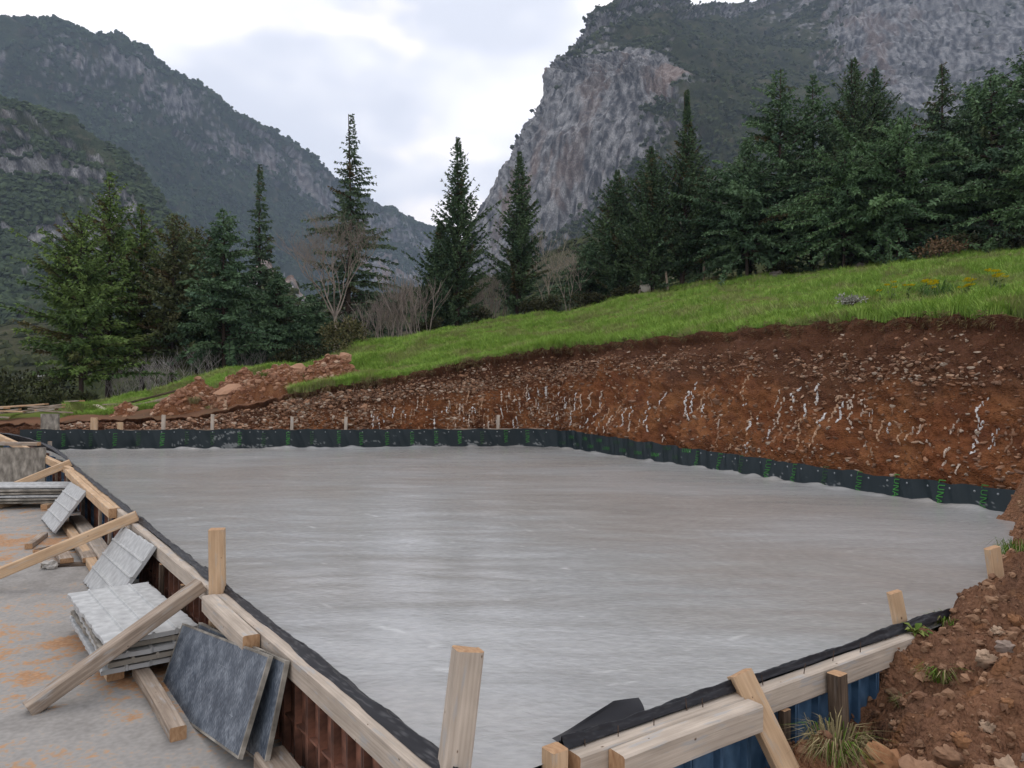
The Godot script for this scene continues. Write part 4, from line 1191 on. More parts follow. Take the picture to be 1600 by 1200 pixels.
# ---------- the spoil bank at the right and the heaps at the back
const BANK = [[1.0, -2.7, -.75], [1.3, -2.6, -.45], [1.18, -2.88, -.14], [1.42, -3.22, -.42], [1.6, -3.45, -.25], [1.83, -3.60, -.02], [1.95, -3.74, .04], [1.7, -3.15, -.07], [1.75, -2.7, -.18], [2.0, -2.4, -.28], [2.2, -3.3, .08], [2.4, -3.95, .13], [2.7, -4.32, .11], [2.66, -4.0, .19], [3.12, -4.7, .2], [3.2, -4.4, .4], [3.5, -5.15, .38], [3.75, -5.0, .55], [4.3, -6.2, .42], [4.8, -6.9, .42], [5.2, -7.1, .4], [4.5, -5, .8], [5.5, -5.5, 1.2], [6.3, -5.5, 1.7], [4, -4, .7], [3, -2.5, .3], [2.6, -1.8, -.1], [5, -3, 1.0], [2.0, -4.2, -.35], [2.55, -4.75, -.35], [3.1, -5.25, -.35], [3.5, -5.8, -.35], [4.0, -6.5, -.35], [4.6, -7.4, -.35], [2.6, -5.6, -.6], [1.2, -3.6, -.6], [1.6, -4.6, -.6], [2.0, -5.2, -.6], [1.5, -6, -.6], [2.4, -6.4, -.6], [3.2, -7, -.6], [2, -7.5, -.6], [2.62, -4.5, -.25], [2.9, -4.88, -.25], [3.25, -5.25, -.25], [3.7, -5.9, -.25], [4.2, -6.6, -.25], [2.25, -4.2, -.2], [3.0, -6.2, -.5], [1.2, -7, -.6], [3.8, -7.5, -.5]]
var n_clod := noise(3.0, 4, 91)
var n_clod2 := noise(14.0, 3, 92)
func bank_height(x: float, z: float) -> float:
	var sw := 0.0; var sy := 0.0
	for q in BANK:
		var d: float = (q[0] - x) * (q[0] - x) + (q[1] - z) * (q[1] - z) + 0.0012
		var w: float = 1.0 / (d * sqrt(d))
		sw += w; sy += w * q[2]
	return sy / sw + n_clod.get_noise_2d(x, z) * 0.09 + n_clod2.get_noise_2d(x, z) * 0.045

func build_bank() -> void:
	var nu := 300; var nv := 330
	var p := PackedVector3Array(); var cols := PackedColorArray()
	var nc := noise(1.2, 3, 93)
	for j in nv:
		for i in nu:
			var x := 0.9 + 5.6 * pow(i / float(nu - 1), 1.35)
			var z := -1.6 - 6.0 * j / (nv - 1)
			p.append(Vector3(x, bank_height(x, z), z))
			var c := Color(0.150, 0.082, 0.052).lerp(Color(0.26, 0.135, 0.078), clampf(0.45 + nc.get_noise_2d(x, z), 0, 1))
			c = c.lerp(Color(0.27, 0.13, 0.06), smoothstep(0.2, 0.6, n_clod.get_noise_2d(x * 1.3 + 9, z * 1.3)) * 0.6)
			c *= 1.25 + 0.3 * n_clod2.get_noise_2d(x * 2.0, z * 2.0)
			c.a = 1
			cols.append(c)
	var bank := part(self, "earth_bank", sheet(p, nu, nv, grid_normals(p, nu, nv, Vector3.UP), cols), M.soil)
	bank.set_meta("kind", "structure"); bank.set_meta("label", "loose reddish brown spoil bank heaped against the right corner of the formwork")
	var r := RandomNumberGenerator.new(); r.seed = 33
	var sm := []
	for k in 5: sm.append(stone_mesh(500 + k, 11, 16, 0.7, false))
	var xf := []; var fc := PackedColorArray()
	for k in 16000:
		var x := 1.05 + 4.2 * pow(r.randf(), 1.6); var z := -2.0 - 5.0 * r.randf()
		var y := bank_height(x, z)
		if y < -0.5: continue
		var s := 0.004 + 0.020 * pow(r.randf(), 4.0)
		xf.append(Transform3D(Basis.from_euler(Vector3(r.randf() * 6, r.randf() * 6, 0)) * Basis.from_scale(Vector3(s * 1.3, s * 0.9, s)), Vector3(x, y + s * 0.25, z)))
		fc.append(Color(0.15, 0.075, 0.042).lerp(Color(0.29, 0.17, 0.10), r.randf()) * r.randf_range(0.8, 1.15))
	multi(bank, "crumbs", stone_mesh(520, 5, 7, 0.6, true), xf, fc, M.stone)
	# single rocks: x, z, size, tone
	var rocks := [[1.50, -2.80, 0.085, 0, "large rounded rock at the bottom of the spoil bank"], [1.42, -2.96, 0.075, 1, "orange clod of clay beside the dry grass clump"], [1.30, -3.02, 0.05, 1, "crumbling orange clod against the blue panels"], [1.62, -2.86, 0.04, 0, "upright narrow rock beside the large rounded rock"], [1.70, -2.92, 0.035, 1, "small brown rock among the clods of the bank"], [1.66, -2.68, 0.06, 0, "half buried rock below the narrow rock"], [2.06, -3.34, 0.038, 2, "round pinkish stone paired with a flat one on the bank"], [2.14, -3.33, 0.036, 3, "flat grey stone touching the round pinkish one"], [1.86, -3.02, 0.032, 2, "pale chipped stone in the middle of the bank"], [1.80, -2.80, 0.042, 2, "smooth tan stone above the green grass blades"], [1.92, -2.86, 0.024, 3, "small grey stone beside the smooth tan one"], [2.30, -3.65, 0.03, 2, "tan pebble high on the bank"], [1.98, -3.08, 0.02, 1, "small red lump in the middle of the bank"], [2.42, -3.72, 0.028, 1, "red clod near the top of the bank"], [1.60, -3.22, 0.02, 2, "little stone below the leafy weed"]]
	var tone := [Color(0.56, 0.33, 0.20), Color(0.58, 0.29, 0.14), Color(0.78, 0.56, 0.39), Color(0.60, 0.47, 0.39)]
	var rock_mat := []
	for c in tone:
		var m := material(0.92, true, (c as Color).linear_to_srgb())
		m.albedo_texture = M.soil.albedo_texture
		m.heightmap_enabled = true
		m.heightmap_texture = M.soil.heightmap_texture
		m.heightmap_scale = 0.25
		m.uv1_triplanar = true
		m.uv1_scale = Vector3.ONE * 0.8
		rock_mat.append(m)
	for q in rocks:
		var s: float = q[2]
		var o := part(self, "rock", sm[r.randi() % 5], rock_mat[q[3]])
		o.transform = Transform3D(Basis.from_euler(Vector3(r.randf_range(-0.3, 0.3), r.randf() * 6, r.randf_range(-0.3, 0.3))) * Basis.from_scale(Vector3(s * 1.15, s * 0.85, s)), Vector3(q[0], bank_height(q[0], q[1]) + s * 0.35, q[1]))
		tag(o, q[4], "rock", "rocks on the spoil bank")
	# grass clumps on the bank: x, z, height, blades, green, label
	for q in [[1.20, -2.86, 0.17, 260, 0.15, "big clump of drooping dry grass at the foot of the bank"], [2.22, -3.92, 0.10, 150, 0.55, "yellowish grass clump on the crest of the bank"], [1.90, -3.42, 0.11, 90, 0.45, "thin half dry grass clump in the middle of the bank"], [1.72, -3.36, 0.08, 110, 0.05, "grey withered grass mat below the thin clump"], [1.62, -2.38, 0.22, 120, 0.9, "fresh green grass blades at the very bottom of the bank"], [3.24, -4.92, 0.20, 320, 0.85, "lush green grass hanging over the top of the bank"], [3.72, -5.28, 0.20, 220, 0.8, "green turf on the bank by the earth cut"], [2.75, -4.12, 0.07, 50, 0.4, "few blades of grass behind the corner stake"]]:
		var o := part(self, "grass_clump", clump(int(q[3]), q[2], q[4], r.randi()), M.leaf)
		o.position = Vector3(q[0], bank_height(q[0], q[1]) - 0.02, q[1])
		tag(o, q[5], "grass", "grass clumps on the spoil bank")
	var weed := thing("leafy_weed", "broad leaved green weed at the end of the front rail", "plant", "", Vector3(1.93, bank_height(1.93, -3.68) + 0.0, -3.68))
	for k in 16:
		var a := r.randf() * TAU
		var l := r.randf_range(0.05, 0.10)
		var out := Vector3(cos(a), r.randf_range(0.15, 0.9), sin(a)).normalized() * l
		var b := MB.new()
		var side := out.cross(Vector3.UP).normalized() * l * 0.18
		var c := Color(0.075, 0.13, 0.022).lerp(Color(0.19, 0.22, 0.06), r.randf())
		b.quad(Vector3.ZERO, out * 0.5 + side + Vector3(0, 0.01, 0), out * 0.55, out * 0.1, c)
		b.tri(out * 0.5 + side + Vector3(0, 0.01, 0), out + Vector3(0, -0.02, 0), out * 0.55, c)
		b.quad(Vector3.ZERO, out * 0.1, out * 0.55, out * 0.5 - side + Vector3(0, 0.01, 0), c * 0.9)
		b.tri(out * 0.5 - side + Vector3(0, 0.01, 0), out * 0.55, out + Vector3(0, -0.02, 0), c * 0.9)
		part(weed, "leaf", b.mesh(), M.leaf)

func clump(blades: int, h: float, green: float, sd: int) -> ArrayMesh:
	var r := RandomNumberGenerator.new(); r.seed = sd
	var b := MB.new()
	for k in blades:
		var a := r.randf() * TAU
		var base := Vector3(cos(a), 0, sin(a)) * h * 0.45 * sqrt(r.randf())
		var d := Vector3(cos(a + r.randf_range(-0.8, 0.8)), 0, sin(a))
		var hh := h * r.randf_range(0.4, 1.0)
		var m := base + d * hh * 0.35 + Vector3(0, hh * 0.75, 0)
		var tip := base + d * hh * r.randf_range(0.6, 1.2) + Vector3(0, hh * r.randf_range(-0.1, 0.9), 0)
		var c := Color(0.085, 0.14, 0.02) if r.randf() < green else Color(0.20, 0.165, 0.085)
		c *= r.randf_range(0.7, 1.2); c.a = 1
		b.blade(base, m, tip, Vector3(-d.z, 0, d.x) * r.randf_range(0.0015, 0.003), c, c * 1.1)
	return b.mesh()

const HEAPS = [[-6.75, -16.5, 1.25, 0.95, 1.15], [-5.75, -16.7, 1.46, 1.0, 1.0], [-4.9, -16.5, 1.62, 1.2, 1.1], [-3.95, -16.8, 1.82, 1.0, 1.0], [-8.1, -16.2, 0.75, 0.9, 0.8]]
func heap_height(x: float, z: float) -> float:
	var y := -5.0
	for q in HEAPS:
		var d := Vector2((x - q[0]) / q[3], (z - q[1]) / q[4]).length()
		y = maxf(y, q[2] - 0.75 * pow(d, 1.3))
	y -= smoothstep(-15.75, -15.1, z) * 1.3
	return y + n_clod.get_noise_2d(x * 0.6, z * 0.6) * 0.16 + n_clod2.get_noise_2d(x * 0.4, z * 0.4) * 0.06

func build_heaps() -> void:
	var t := thing("soil_heap", "long heap of red soil and broken stone behind the back sheet", "soil heap")
	var nu := 220; var nv := 110
	var p := PackedVector3Array(); var cols := PackedColorArray()
	for j in nv:
		for i in nu:
			var x := -9.4 + 7.0 * i / (nu - 1); var z := -15.0 - 3.4 * j / (nv - 1)
			p.append(Vector3(x, heap_height(x, z), z))
			var c := Color(0.22, 0.090, 0.045).lerp(Color(0.34, 0.165, 0.085), clampf(0.5 + n_clod.get_noise_2d(x * 2, z * 2), 0, 1))
			cols.append(c)
	part(t, "soil", sheet(p, nu, nv, grid_normals(p, nu, nv, Vector3.UP), cols), M.soil)
	var r := RandomNumberGenerator.new(); r.seed = 61
	var sm := []
	for k in 5: sm.append(stone_mesh(600 + k, 5, 7, 0.6, true))
	var xf := []; var fc := PackedColorArray()
	var mats := [material(0.92, true, lin(0.30, 0.15, 0.085)), material(0.92, true, lin(0.37, 0.21, 0.13)), material(0.92, true, lin(0.23, 0.105, 0.06)), material(0.92, true, lin(0.42, 0.29, 0.20))]
	var big := 0
	for k in 6500:
		var x := -8.9 + 6.2 * r.randf(); var z := -15.08 - 2.1 * r.randf()
		var y := heap_height(x, z)
		if y < 0.35: continue
		var s := 0.012 + 0.048 * pow(r.randf(), 3.0)
		var bas := Basis.from_euler(Vector3(r.randf_range(-0.7, 0.7), r.randf() * 6, r.randf_range(-0.7, 0.7))) * Basis.from_scale(Vector3(s * 1.4, s * 0.8, s))
		if s > 0.042 and big < 240:
			var o := part(t, "stone", sm[r.randi() % 5], mats[r.randi() % 4])
			o.transform = Transform3D(bas, Vector3(x, y + s * 0.2, z))
			big += 1
		else:
			xf.append(Transform3D(bas, Vector3(x, y + s * 0.2, z)))
			fc.append(Color(0.20, 0.09, 0.05).lerp(Color(0.36, 0.21, 0.13), pow(r.randf(), 1.5)))
	multi(t, "rubble", sm[0], xf, fc, M.stone)
	for q in [[-5.9, -16.05, 0.22, "flat tilted slab of rock on the soil heap"], [-4.65, -16.65, 0.14, "block of pale rock on the crest of the soil heap"], [-3.7, -16.95, 0.13, "reddish rock crowning the end of the soil heap"]]:
		var o := part(self, "boulder", stone_mesh(int(-q[0] * 100), 6, 8, 0.5, true), mats[1])
		var s: float = q[2]
		o.transform = Transform3D(Basis.from_euler(Vector3(0.5, 0.4, 0.35)) * Basis.from_scale(Vector3(s * 1.4, s * (0.35 if s > 0.2 else 0.9), s)), Vector3(q[0], heap_height(q[0], q[1]) + s * 0.4, q[1]))
		tag(o, q[3], "boulder", "boulders on the soil heap")
	for q in [[-5.15, -16.05, 0.16, 0.85, "green sod lying on the soil heap"], [-6.5, -15.75, 0.2, 0.12, "dry uprooted turf hanging on the soil heap"], [-6.2, -15.85, 0.16, 0.2, "straw coloured turf beside the tilted slab of rock"]]:
		var o := part(self, "turf_clump", clump(200, q[2], q[3], int(-q[0] * 33)), M.leaf)
		o.position = Vector3(q[0], heap_height(q[0], q[1]) - 0.02, q[1])
		tag(o, q[4], "turf", "turf on the soil heap")
	# discarded planks beyond the corner
	var kinds := [M.aged, M.pale, M.aged, M.fresh]
	for k in 24:
		var x := r.randf_range(-13.0, -8.6); var z := r.randf_range(-17.4, -15.2)
		var a := r.randf_range(-0.8, 0.8) + (0.35 if k % 3 else -0.4)
		var l := r.randf_range(0.6, 1.5)
		var y := 0.53 + 0.034 * (k % 7) + maxf(0.0, (-z - 15.6)) * 0.06
		var d := Vector3(cos(a), r.randf_range(-0.12, 0.12), sin(a)) * l * 0.5
		plank("scrap_plank", "weathered plank in the scrap pile beyond the far corner of the slab", "plank", "scrap planks beyond the slab's corner", Vector3(x, y, z) - d, Vector3(x, y, z) + d, r.randf_range(0.09, 0.16), 0.03, kinds[r.randi() % 4])
	for q in [[[-8.55, 0.78, -17.0], [-6.85, 1.22, -17.1], M.dark], [[-8.0, 0.80, -16.8], [-6.9, 1.08, -16.9], M.aged], [[-8.3, 0.74, -16.7], [-7.2, 0.93, -16.7], M.aged]]:
		plank("scrap_plank", "long grey board lying up the grass against the soil heap", "plank", "boards against the soil heap", Vector3(q[0][0], q[0][1], q[0][2]), Vector3(q[1][0], q[1][1], q[1][2]), 0.2, 0.03, q[2])
	var gb := MB.new()
	slab_box(gb, Vector3(-9.15, 0.28, -15.0), Vector3(0.34, 0, 0), Vector3(0, 0.36, 0), Vector3(0, 0, 0.05), 1.0)
	tag(part(self, "shuttering_board", gb.mesh(), M.grime), "small grey board standing behind the far left corner of the sheet", "board")

func build_site() -> void:
	site_materials()
	build_formwork()
	build_sheeting()
	build_stakes()
	build_panels()
	build_bank()
	build_heaps()
# ---------- trees
var leaf_total := 0
func conifer(q: Dictionary) -> Array:   # [trunk mesh, crown mesh]; base at the origin
	var r := RandomNumberGenerator.new(); r.seed = q.sd
	var h: float = q.h; var rad: float = q.r
	var tr := MB.new(); var cr := MB.new()
	var bend := Vector3(r.randf_range(-0.02, 0.02), 0, r.randf_range(-0.02, 0.02)) * h
	var tp := PackedVector3Array(); var tw := PackedFloat32Array()
	for k in 9:
		var t := k / 8.0
		tp.append(Vector3(0, -0.4, 0).lerp(Vector3(0, h * 0.985, 0), t) + bend * sin(t * 2.4))
		tw.append(lerpf(0.024 * h * 0.62, 0.012, pow(t, 0.8)))
	tr.tube(tp, tw, 8, Color(0.055, 0.042, 0.034))
	var n: int = q.n
	var nz := noise(1.0, 2, q.sd)
	var c0: Color = q.c0; var c1: Color = q.c1; var c2: Color = q.c2
	for i in n:
		var t := (i + r.randf()) / n
		var y: float = h * lerpf(q.z0, 0.99, pow(t, 0.92))
		var prof := pow(1.0 - t, q.e) * lerpf(1.0, smoothstep(0.0, 0.22, t), q.belly)
		var R: float = maxf(0.06 + 0.05 * (1.0 - t), rad * prof * r.randf_range(0.62, 1.12) + q.tuft * (1.0 - t))
		var az := i * 2.39996 + r.randf_range(-0.5, 0.5)
		var lob := nz.get_noise_3d(cos(az) * 1.1, y * 0.75, sin(az) * 1.1)
		if lob < -0.22 and r.randf() < 0.55 * q.rag: continue
		R *= clampf(0.92 + 0.95 * lob * q.rag, 0.5, 1.45)
		if r.randf() < 0.08 * q.rag: R *= 1.3
		var out := Vector3(cos(az), 0, sin(az))
		var side := Vector3(-out.z, 0, out.x)
		var org := tp[0].lerp(tp[8], clampf((y + 0.4) / (h * 0.985 + 0.4), 0, 1)) + bend * sin(y / h * 2.4)
		var rise: float = lerpf(q.up0, q.up1, t) + r.randf_range(-0.3, 0.3)
		var droop: float = q.droop * (1.0 - 0.6 * t) + r.randf_range(-0.15, 0.15)
		var pts := PackedVector3Array(); var ws := PackedFloat32Array()
		var ns := 5
		for k in ns + 1:
			var s := k / float(ns)
			pts.append(org + out * R * s + Vector3(0, R * (rise * s - droop * s * s + 0.25 * droop * s * s * s), 0) + side * R * 0.08 * sin(s * 3.0 + i))
			ws.append(lerpf(0.008 + R * 0.009, 0.004, s))
		if R > 0.35: tr.tube(pts, ws, 4, Color(0.05, 0.038, 0.03))
		var tone := c0.lerp(c1, r.randf()) * Color(2.9, 3.1, 3.4)
		if r.randf() < q.brown: tone = tone.lerp(c2, r.randf_range(0.3, 0.9))
		var steps := int(maxf(3.0, R / q.gap))
		for k in steps:
			var s := lerpf(0.10, 1.0, (k + r.randf()) / steps)
			var at := pts[clampi(int(s * ns), 0, ns - 1)].lerp(pts[mini(int(s * ns) + 1, ns)], s * ns - int(s * ns))
			var tl: float = q.tl * (1.0 - 0.55 * t * t * t) * lerpf(1.15, 0.6, s) * r.randf_range(0.65, 1.15)
			for f in int(q.fan):
				var sgn := -1.0 if (f + k) % 2 else 1.0
				var dir: Vector3 = (out * r.randf_range(0.25, 0.9) + side * sgn * r.randf_range(0.1, 1.0) + Vector3(0, r.randf_range(-0.75, 0.45) + q.lift, 0)).normalized()
				var tip: Vector3 = at + dir * tl + Vector3(0, -q.hang * tl * r.randf(), 0)
				var wv: Vector3 = dir.cross(Vector3(r.randf_range(-1, 1), r.randf_range(-0.4, 1), r.randf_range(-1, 1))).normalized() * tl * q.lw
				var c := tone * r.randf_range(0.72, 1.22)
				c.a = 1
				cr.leaf(at - dir * tl * 0.1, tip, wv, c)
				if r.randf() < 0.45: continue
				var m := at.lerp(tip, 0.55)
				cr.leaf(m, m + (dir + Vector3(r.randf_range(-0.8, 0.8), r.randf_range(-0.6, 0.5), r.randf_range(-0.8, 0.8))).normalized() * tl * 0.55, wv.rotated(dir, 1.1) * 0.7, c)
	leaf_total += cr.v.size() / 3
	return [tr.mesh(), cr.mesh()]

func spec(kind: String, sd: int, h: float, rr: float) -> Dictionary:
	var d := {"rag": 1.0, "sd": sd, "h": h, "r": rr, "n": 120, "z0": 0.12, "e": 0.8, "belly": 0.3, "tuft": 0.12, "up0": -0.05, "up1": 0.7, "droop": 0.25, "gap": 0.085, "tl": 0.23, "fan": 5, "lift": 0.05, "hang": 0.2, "lw": 0.20, "brown": 0.06, "c0": Color(0.022, 0.036, 0.016), "c1": Color(0.050, 0.074, 0.028), "c2": Color(0.11, 0.075, 0.035)}
	match kind:
		"cypress":   # dense spire
			d.merge({"rag": 0.35, "n": 300, "z0": 0.02, "e": 0.95, "belly": 0.5, "up0": 0.55, "up1": 1.4, "droop": 0.1, "tl": 0.20, "lift": 0.35, "hang": 0.05, "gap": 0.085, "tuft": 0.09, "c0": Color(0.018, 0.030, 0.017), "c1": Color(0.040, 0.056, 0.026)}, true)
		"spire":     # ragged fir with a thin top
			d.merge({"n": 230, "z0": 0.08, "e": 1.1, "belly": 0.15, "up0": 0.0, "up1": 0.45, "droop": 0.30, "tl": 0.21, "tuft": 0.20, "hang": 0.45, "c0": Color(0.020, 0.031, 0.019), "c1": Color(0.045, 0.060, 0.030)}, true)
		"fir":       # yellow-green, tips turned up
			d.merge({"n": 185, "z0": 0.18, "e": 0.75, "belly": 0.35, "up0": 0.15, "up1": 0.9, "droop": 0.2, "tl": 0.22, "c0": Color(0.024, 0.038, 0.012), "c1": Color(0.062, 0.085, 0.022), "brown": 0.15}, true)
		"cedar":     # blue-green, layered drooping boughs
			d.merge({"n": 165, "z0": 0.16, "e": 0.8, "belly": 0.2, "up0": 0.08, "up1": 0.6, "droop": 0.42, "tl": 0.24, "fan": 5, "hang": 0.35, "c0": Color(0.022, 0.037, 0.020), "c1": Color(0.050, 0.074, 0.035), "brown": 0.03}, true)
		"light":     # fresher green, pendulous
			d.merge({"n": 150, "z0": 0.17, "e": 0.7, "belly": 0.2, "up0": 0.1, "up1": 0.6, "droop": 0.55, "tl": 0.22, "fan": 6, "hang": 0.6, "c0": Color(0.024, 0.041, 0.019), "c1": Color(0.054, 0.082, 0.034), "brown": 0.0}, true)
		"brown":
			d.merge({"n": 175, "z0": 0.16, "e": 0.65, "belly": 0.4, "up0": 0.2, "up1": 0.9, "droop": 0.2, "c0": Color(0.024, 0.032, 0.014), "c1": Color(0.058, 0.060, 0.026), "brown": 0.4}, true)
	return d

func tree(kind: String, label: String, group: String, x: float, z: float, top: float, rr: float, sd: int, extra := {}) -> void:
	var y := hill_height(x, z)
	var d := spec(kind, sd, top - y, rr)
	d.merge(extra, true)
	var m := conifer(d)
	var o := thing("cypress_tree" if kind == "cypress" else "cedar_tree" if kind in ["cedar", "light"] else "fir_tree", label, "tree", group, Vector3(x, y, z))
	part(o, "trunk", m[0], M.bark)
	part(o, "crown", m[1], M.needle)

func branching(b: MB, r: RandomNumberGenerator, at: Vector3, dir: Vector3, l: float, w: float, depth: int, spread: float, col: Color) -> void:
	var pts := PackedVector3Array([at]); var ws := PackedFloat32Array([w])
	var p := at; var d := dir
	for k in 3:
		d = (d + Vector3(r.randf_range(-0.2, 0.2), r.randf_range(-0.05, 0.18), r.randf_range(-0.2, 0.2))).normalized()
		p += d * l / 3.0
		pts.append(p); ws.append(w * (1.0 - 0.2 * (k + 1)))
	b.tube(pts, ws, 5 if depth > 2 else 3, col * r.randf_range(0.85, 1.15))
	if depth == 0: return
	for k in r.randi_range(2, 4):
		var nd := (d + Vector3(r.randf_range(-1, 1), r.randf_range(-0.3, 0.7), r.randf_range(-1, 1)) * spread).normalized()
		branching(b, r, pts[3 if k < 2 else 2], nd, l * r.randf_range(0.6, 0.85), w * 0.64, depth - 1, spread, col)

func bare_tree(called: String, label: String, group: String, x: float, z: float, h: float, stems: int, depth: int, spread: float, sd: int, col: Color, wide := 0.25) -> void:
	var r := RandomNumberGenerator.new(); r.seed = sd
	var o := thing(called, label, "tree" if called == "bare_tree" else "shrub", group, Vector3(x, hill_height(x, z) - 0.05, z))
	var b := MB.new(); var tr := MB.new()
	if stems == 1:
		tr.tube(PackedVector3Array([Vector3(0, -0.2, 0), Vector3(0.02, h * 0.14, 0), Vector3(0.0, h * 0.3, 0.02)]), PackedFloat32Array([h * 0.018, h * 0.014, h * 0.012]), 8, col)
		for k in 5: branching(b, r, Vector3(0.0, h * 0.27, 0.02), Vector3(cos(k * 1.26) * 0.75, 1, sin(k * 1.26) * 0.75).normalized(), h * 0.22, h * 0.007, depth, spread, col)
		part(o, "trunk", tr.mesh(), M.bark)
	else:
		for k in stems:
			branching(b, r, Vector3(r.randf_range(-wide, wide), -0.1, r.randf_range(-wide, wide) * 0.6), Vector3(r.randf_range(-0.3, 0.3), 1, r.randf_range(-0.3, 0.3)).normalized(), h * 0.42, h * 0.009, depth, spread, col)
	part(o, "branches", b.mesh(), M.bark)

func bush(called: String, label: String, group: String, at: Vector3, w: float, h: float, leaves: int, ls: float, c0: Color, c1: Color, sd: int) -> void:
	var r := RandomNumberGenerator.new(); r.seed = sd
	var o := thing(called, label, "shrub", group, at)
	var b := MB.new(); var st := MB.new()
	var lobes := []
	for k in 9: lobes.append(Vector3(r.randf_range(-0.7, 0.7) * w, r.randf_range(0.25, 0.8) * h, r.randf_range(-0.6, 0.6) * w))
	for k in 9: st.tube(PackedVector3Array([Vector3(r.randf_range(-0.1, 0.1), -0.1, 0), lobes[k] * 0.6, lobes[k]]), PackedFloat32Array([0.02, 0.013, 0.005]), 4, Color(0.07, 0.055, 0.04))
	for k in leaves:
		var l: Vector3 = lobes[r.randi() % 9]
		var d := Vector3(r.randfn(), r.randfn(), r.randfn()).normalized() * pow(r.randf(), 0.5)
		var p := l + d * Vector3(w * 0.45, h * 0.3, w * 0.45)
		if p.y < 0: p.y = -p.y * 0.3
		var dir := (d + Vector3(0, 0.4, 0) + Vector3(r.randfn(), r.randfn(), r.randfn()) * 0.5).normalized()
		b.leaf(p, p + dir * ls * r.randf_range(0.6, 1.3), dir.cross(Vector3(r.randfn(), r.randfn(), r.randfn())).normalized() * ls * 0.28, c0.lerp(c1, r.randf()))
	part(o, "stems", st.mesh(), M.bark)
	part(o, "foliage", b.mesh(), M.leaf)

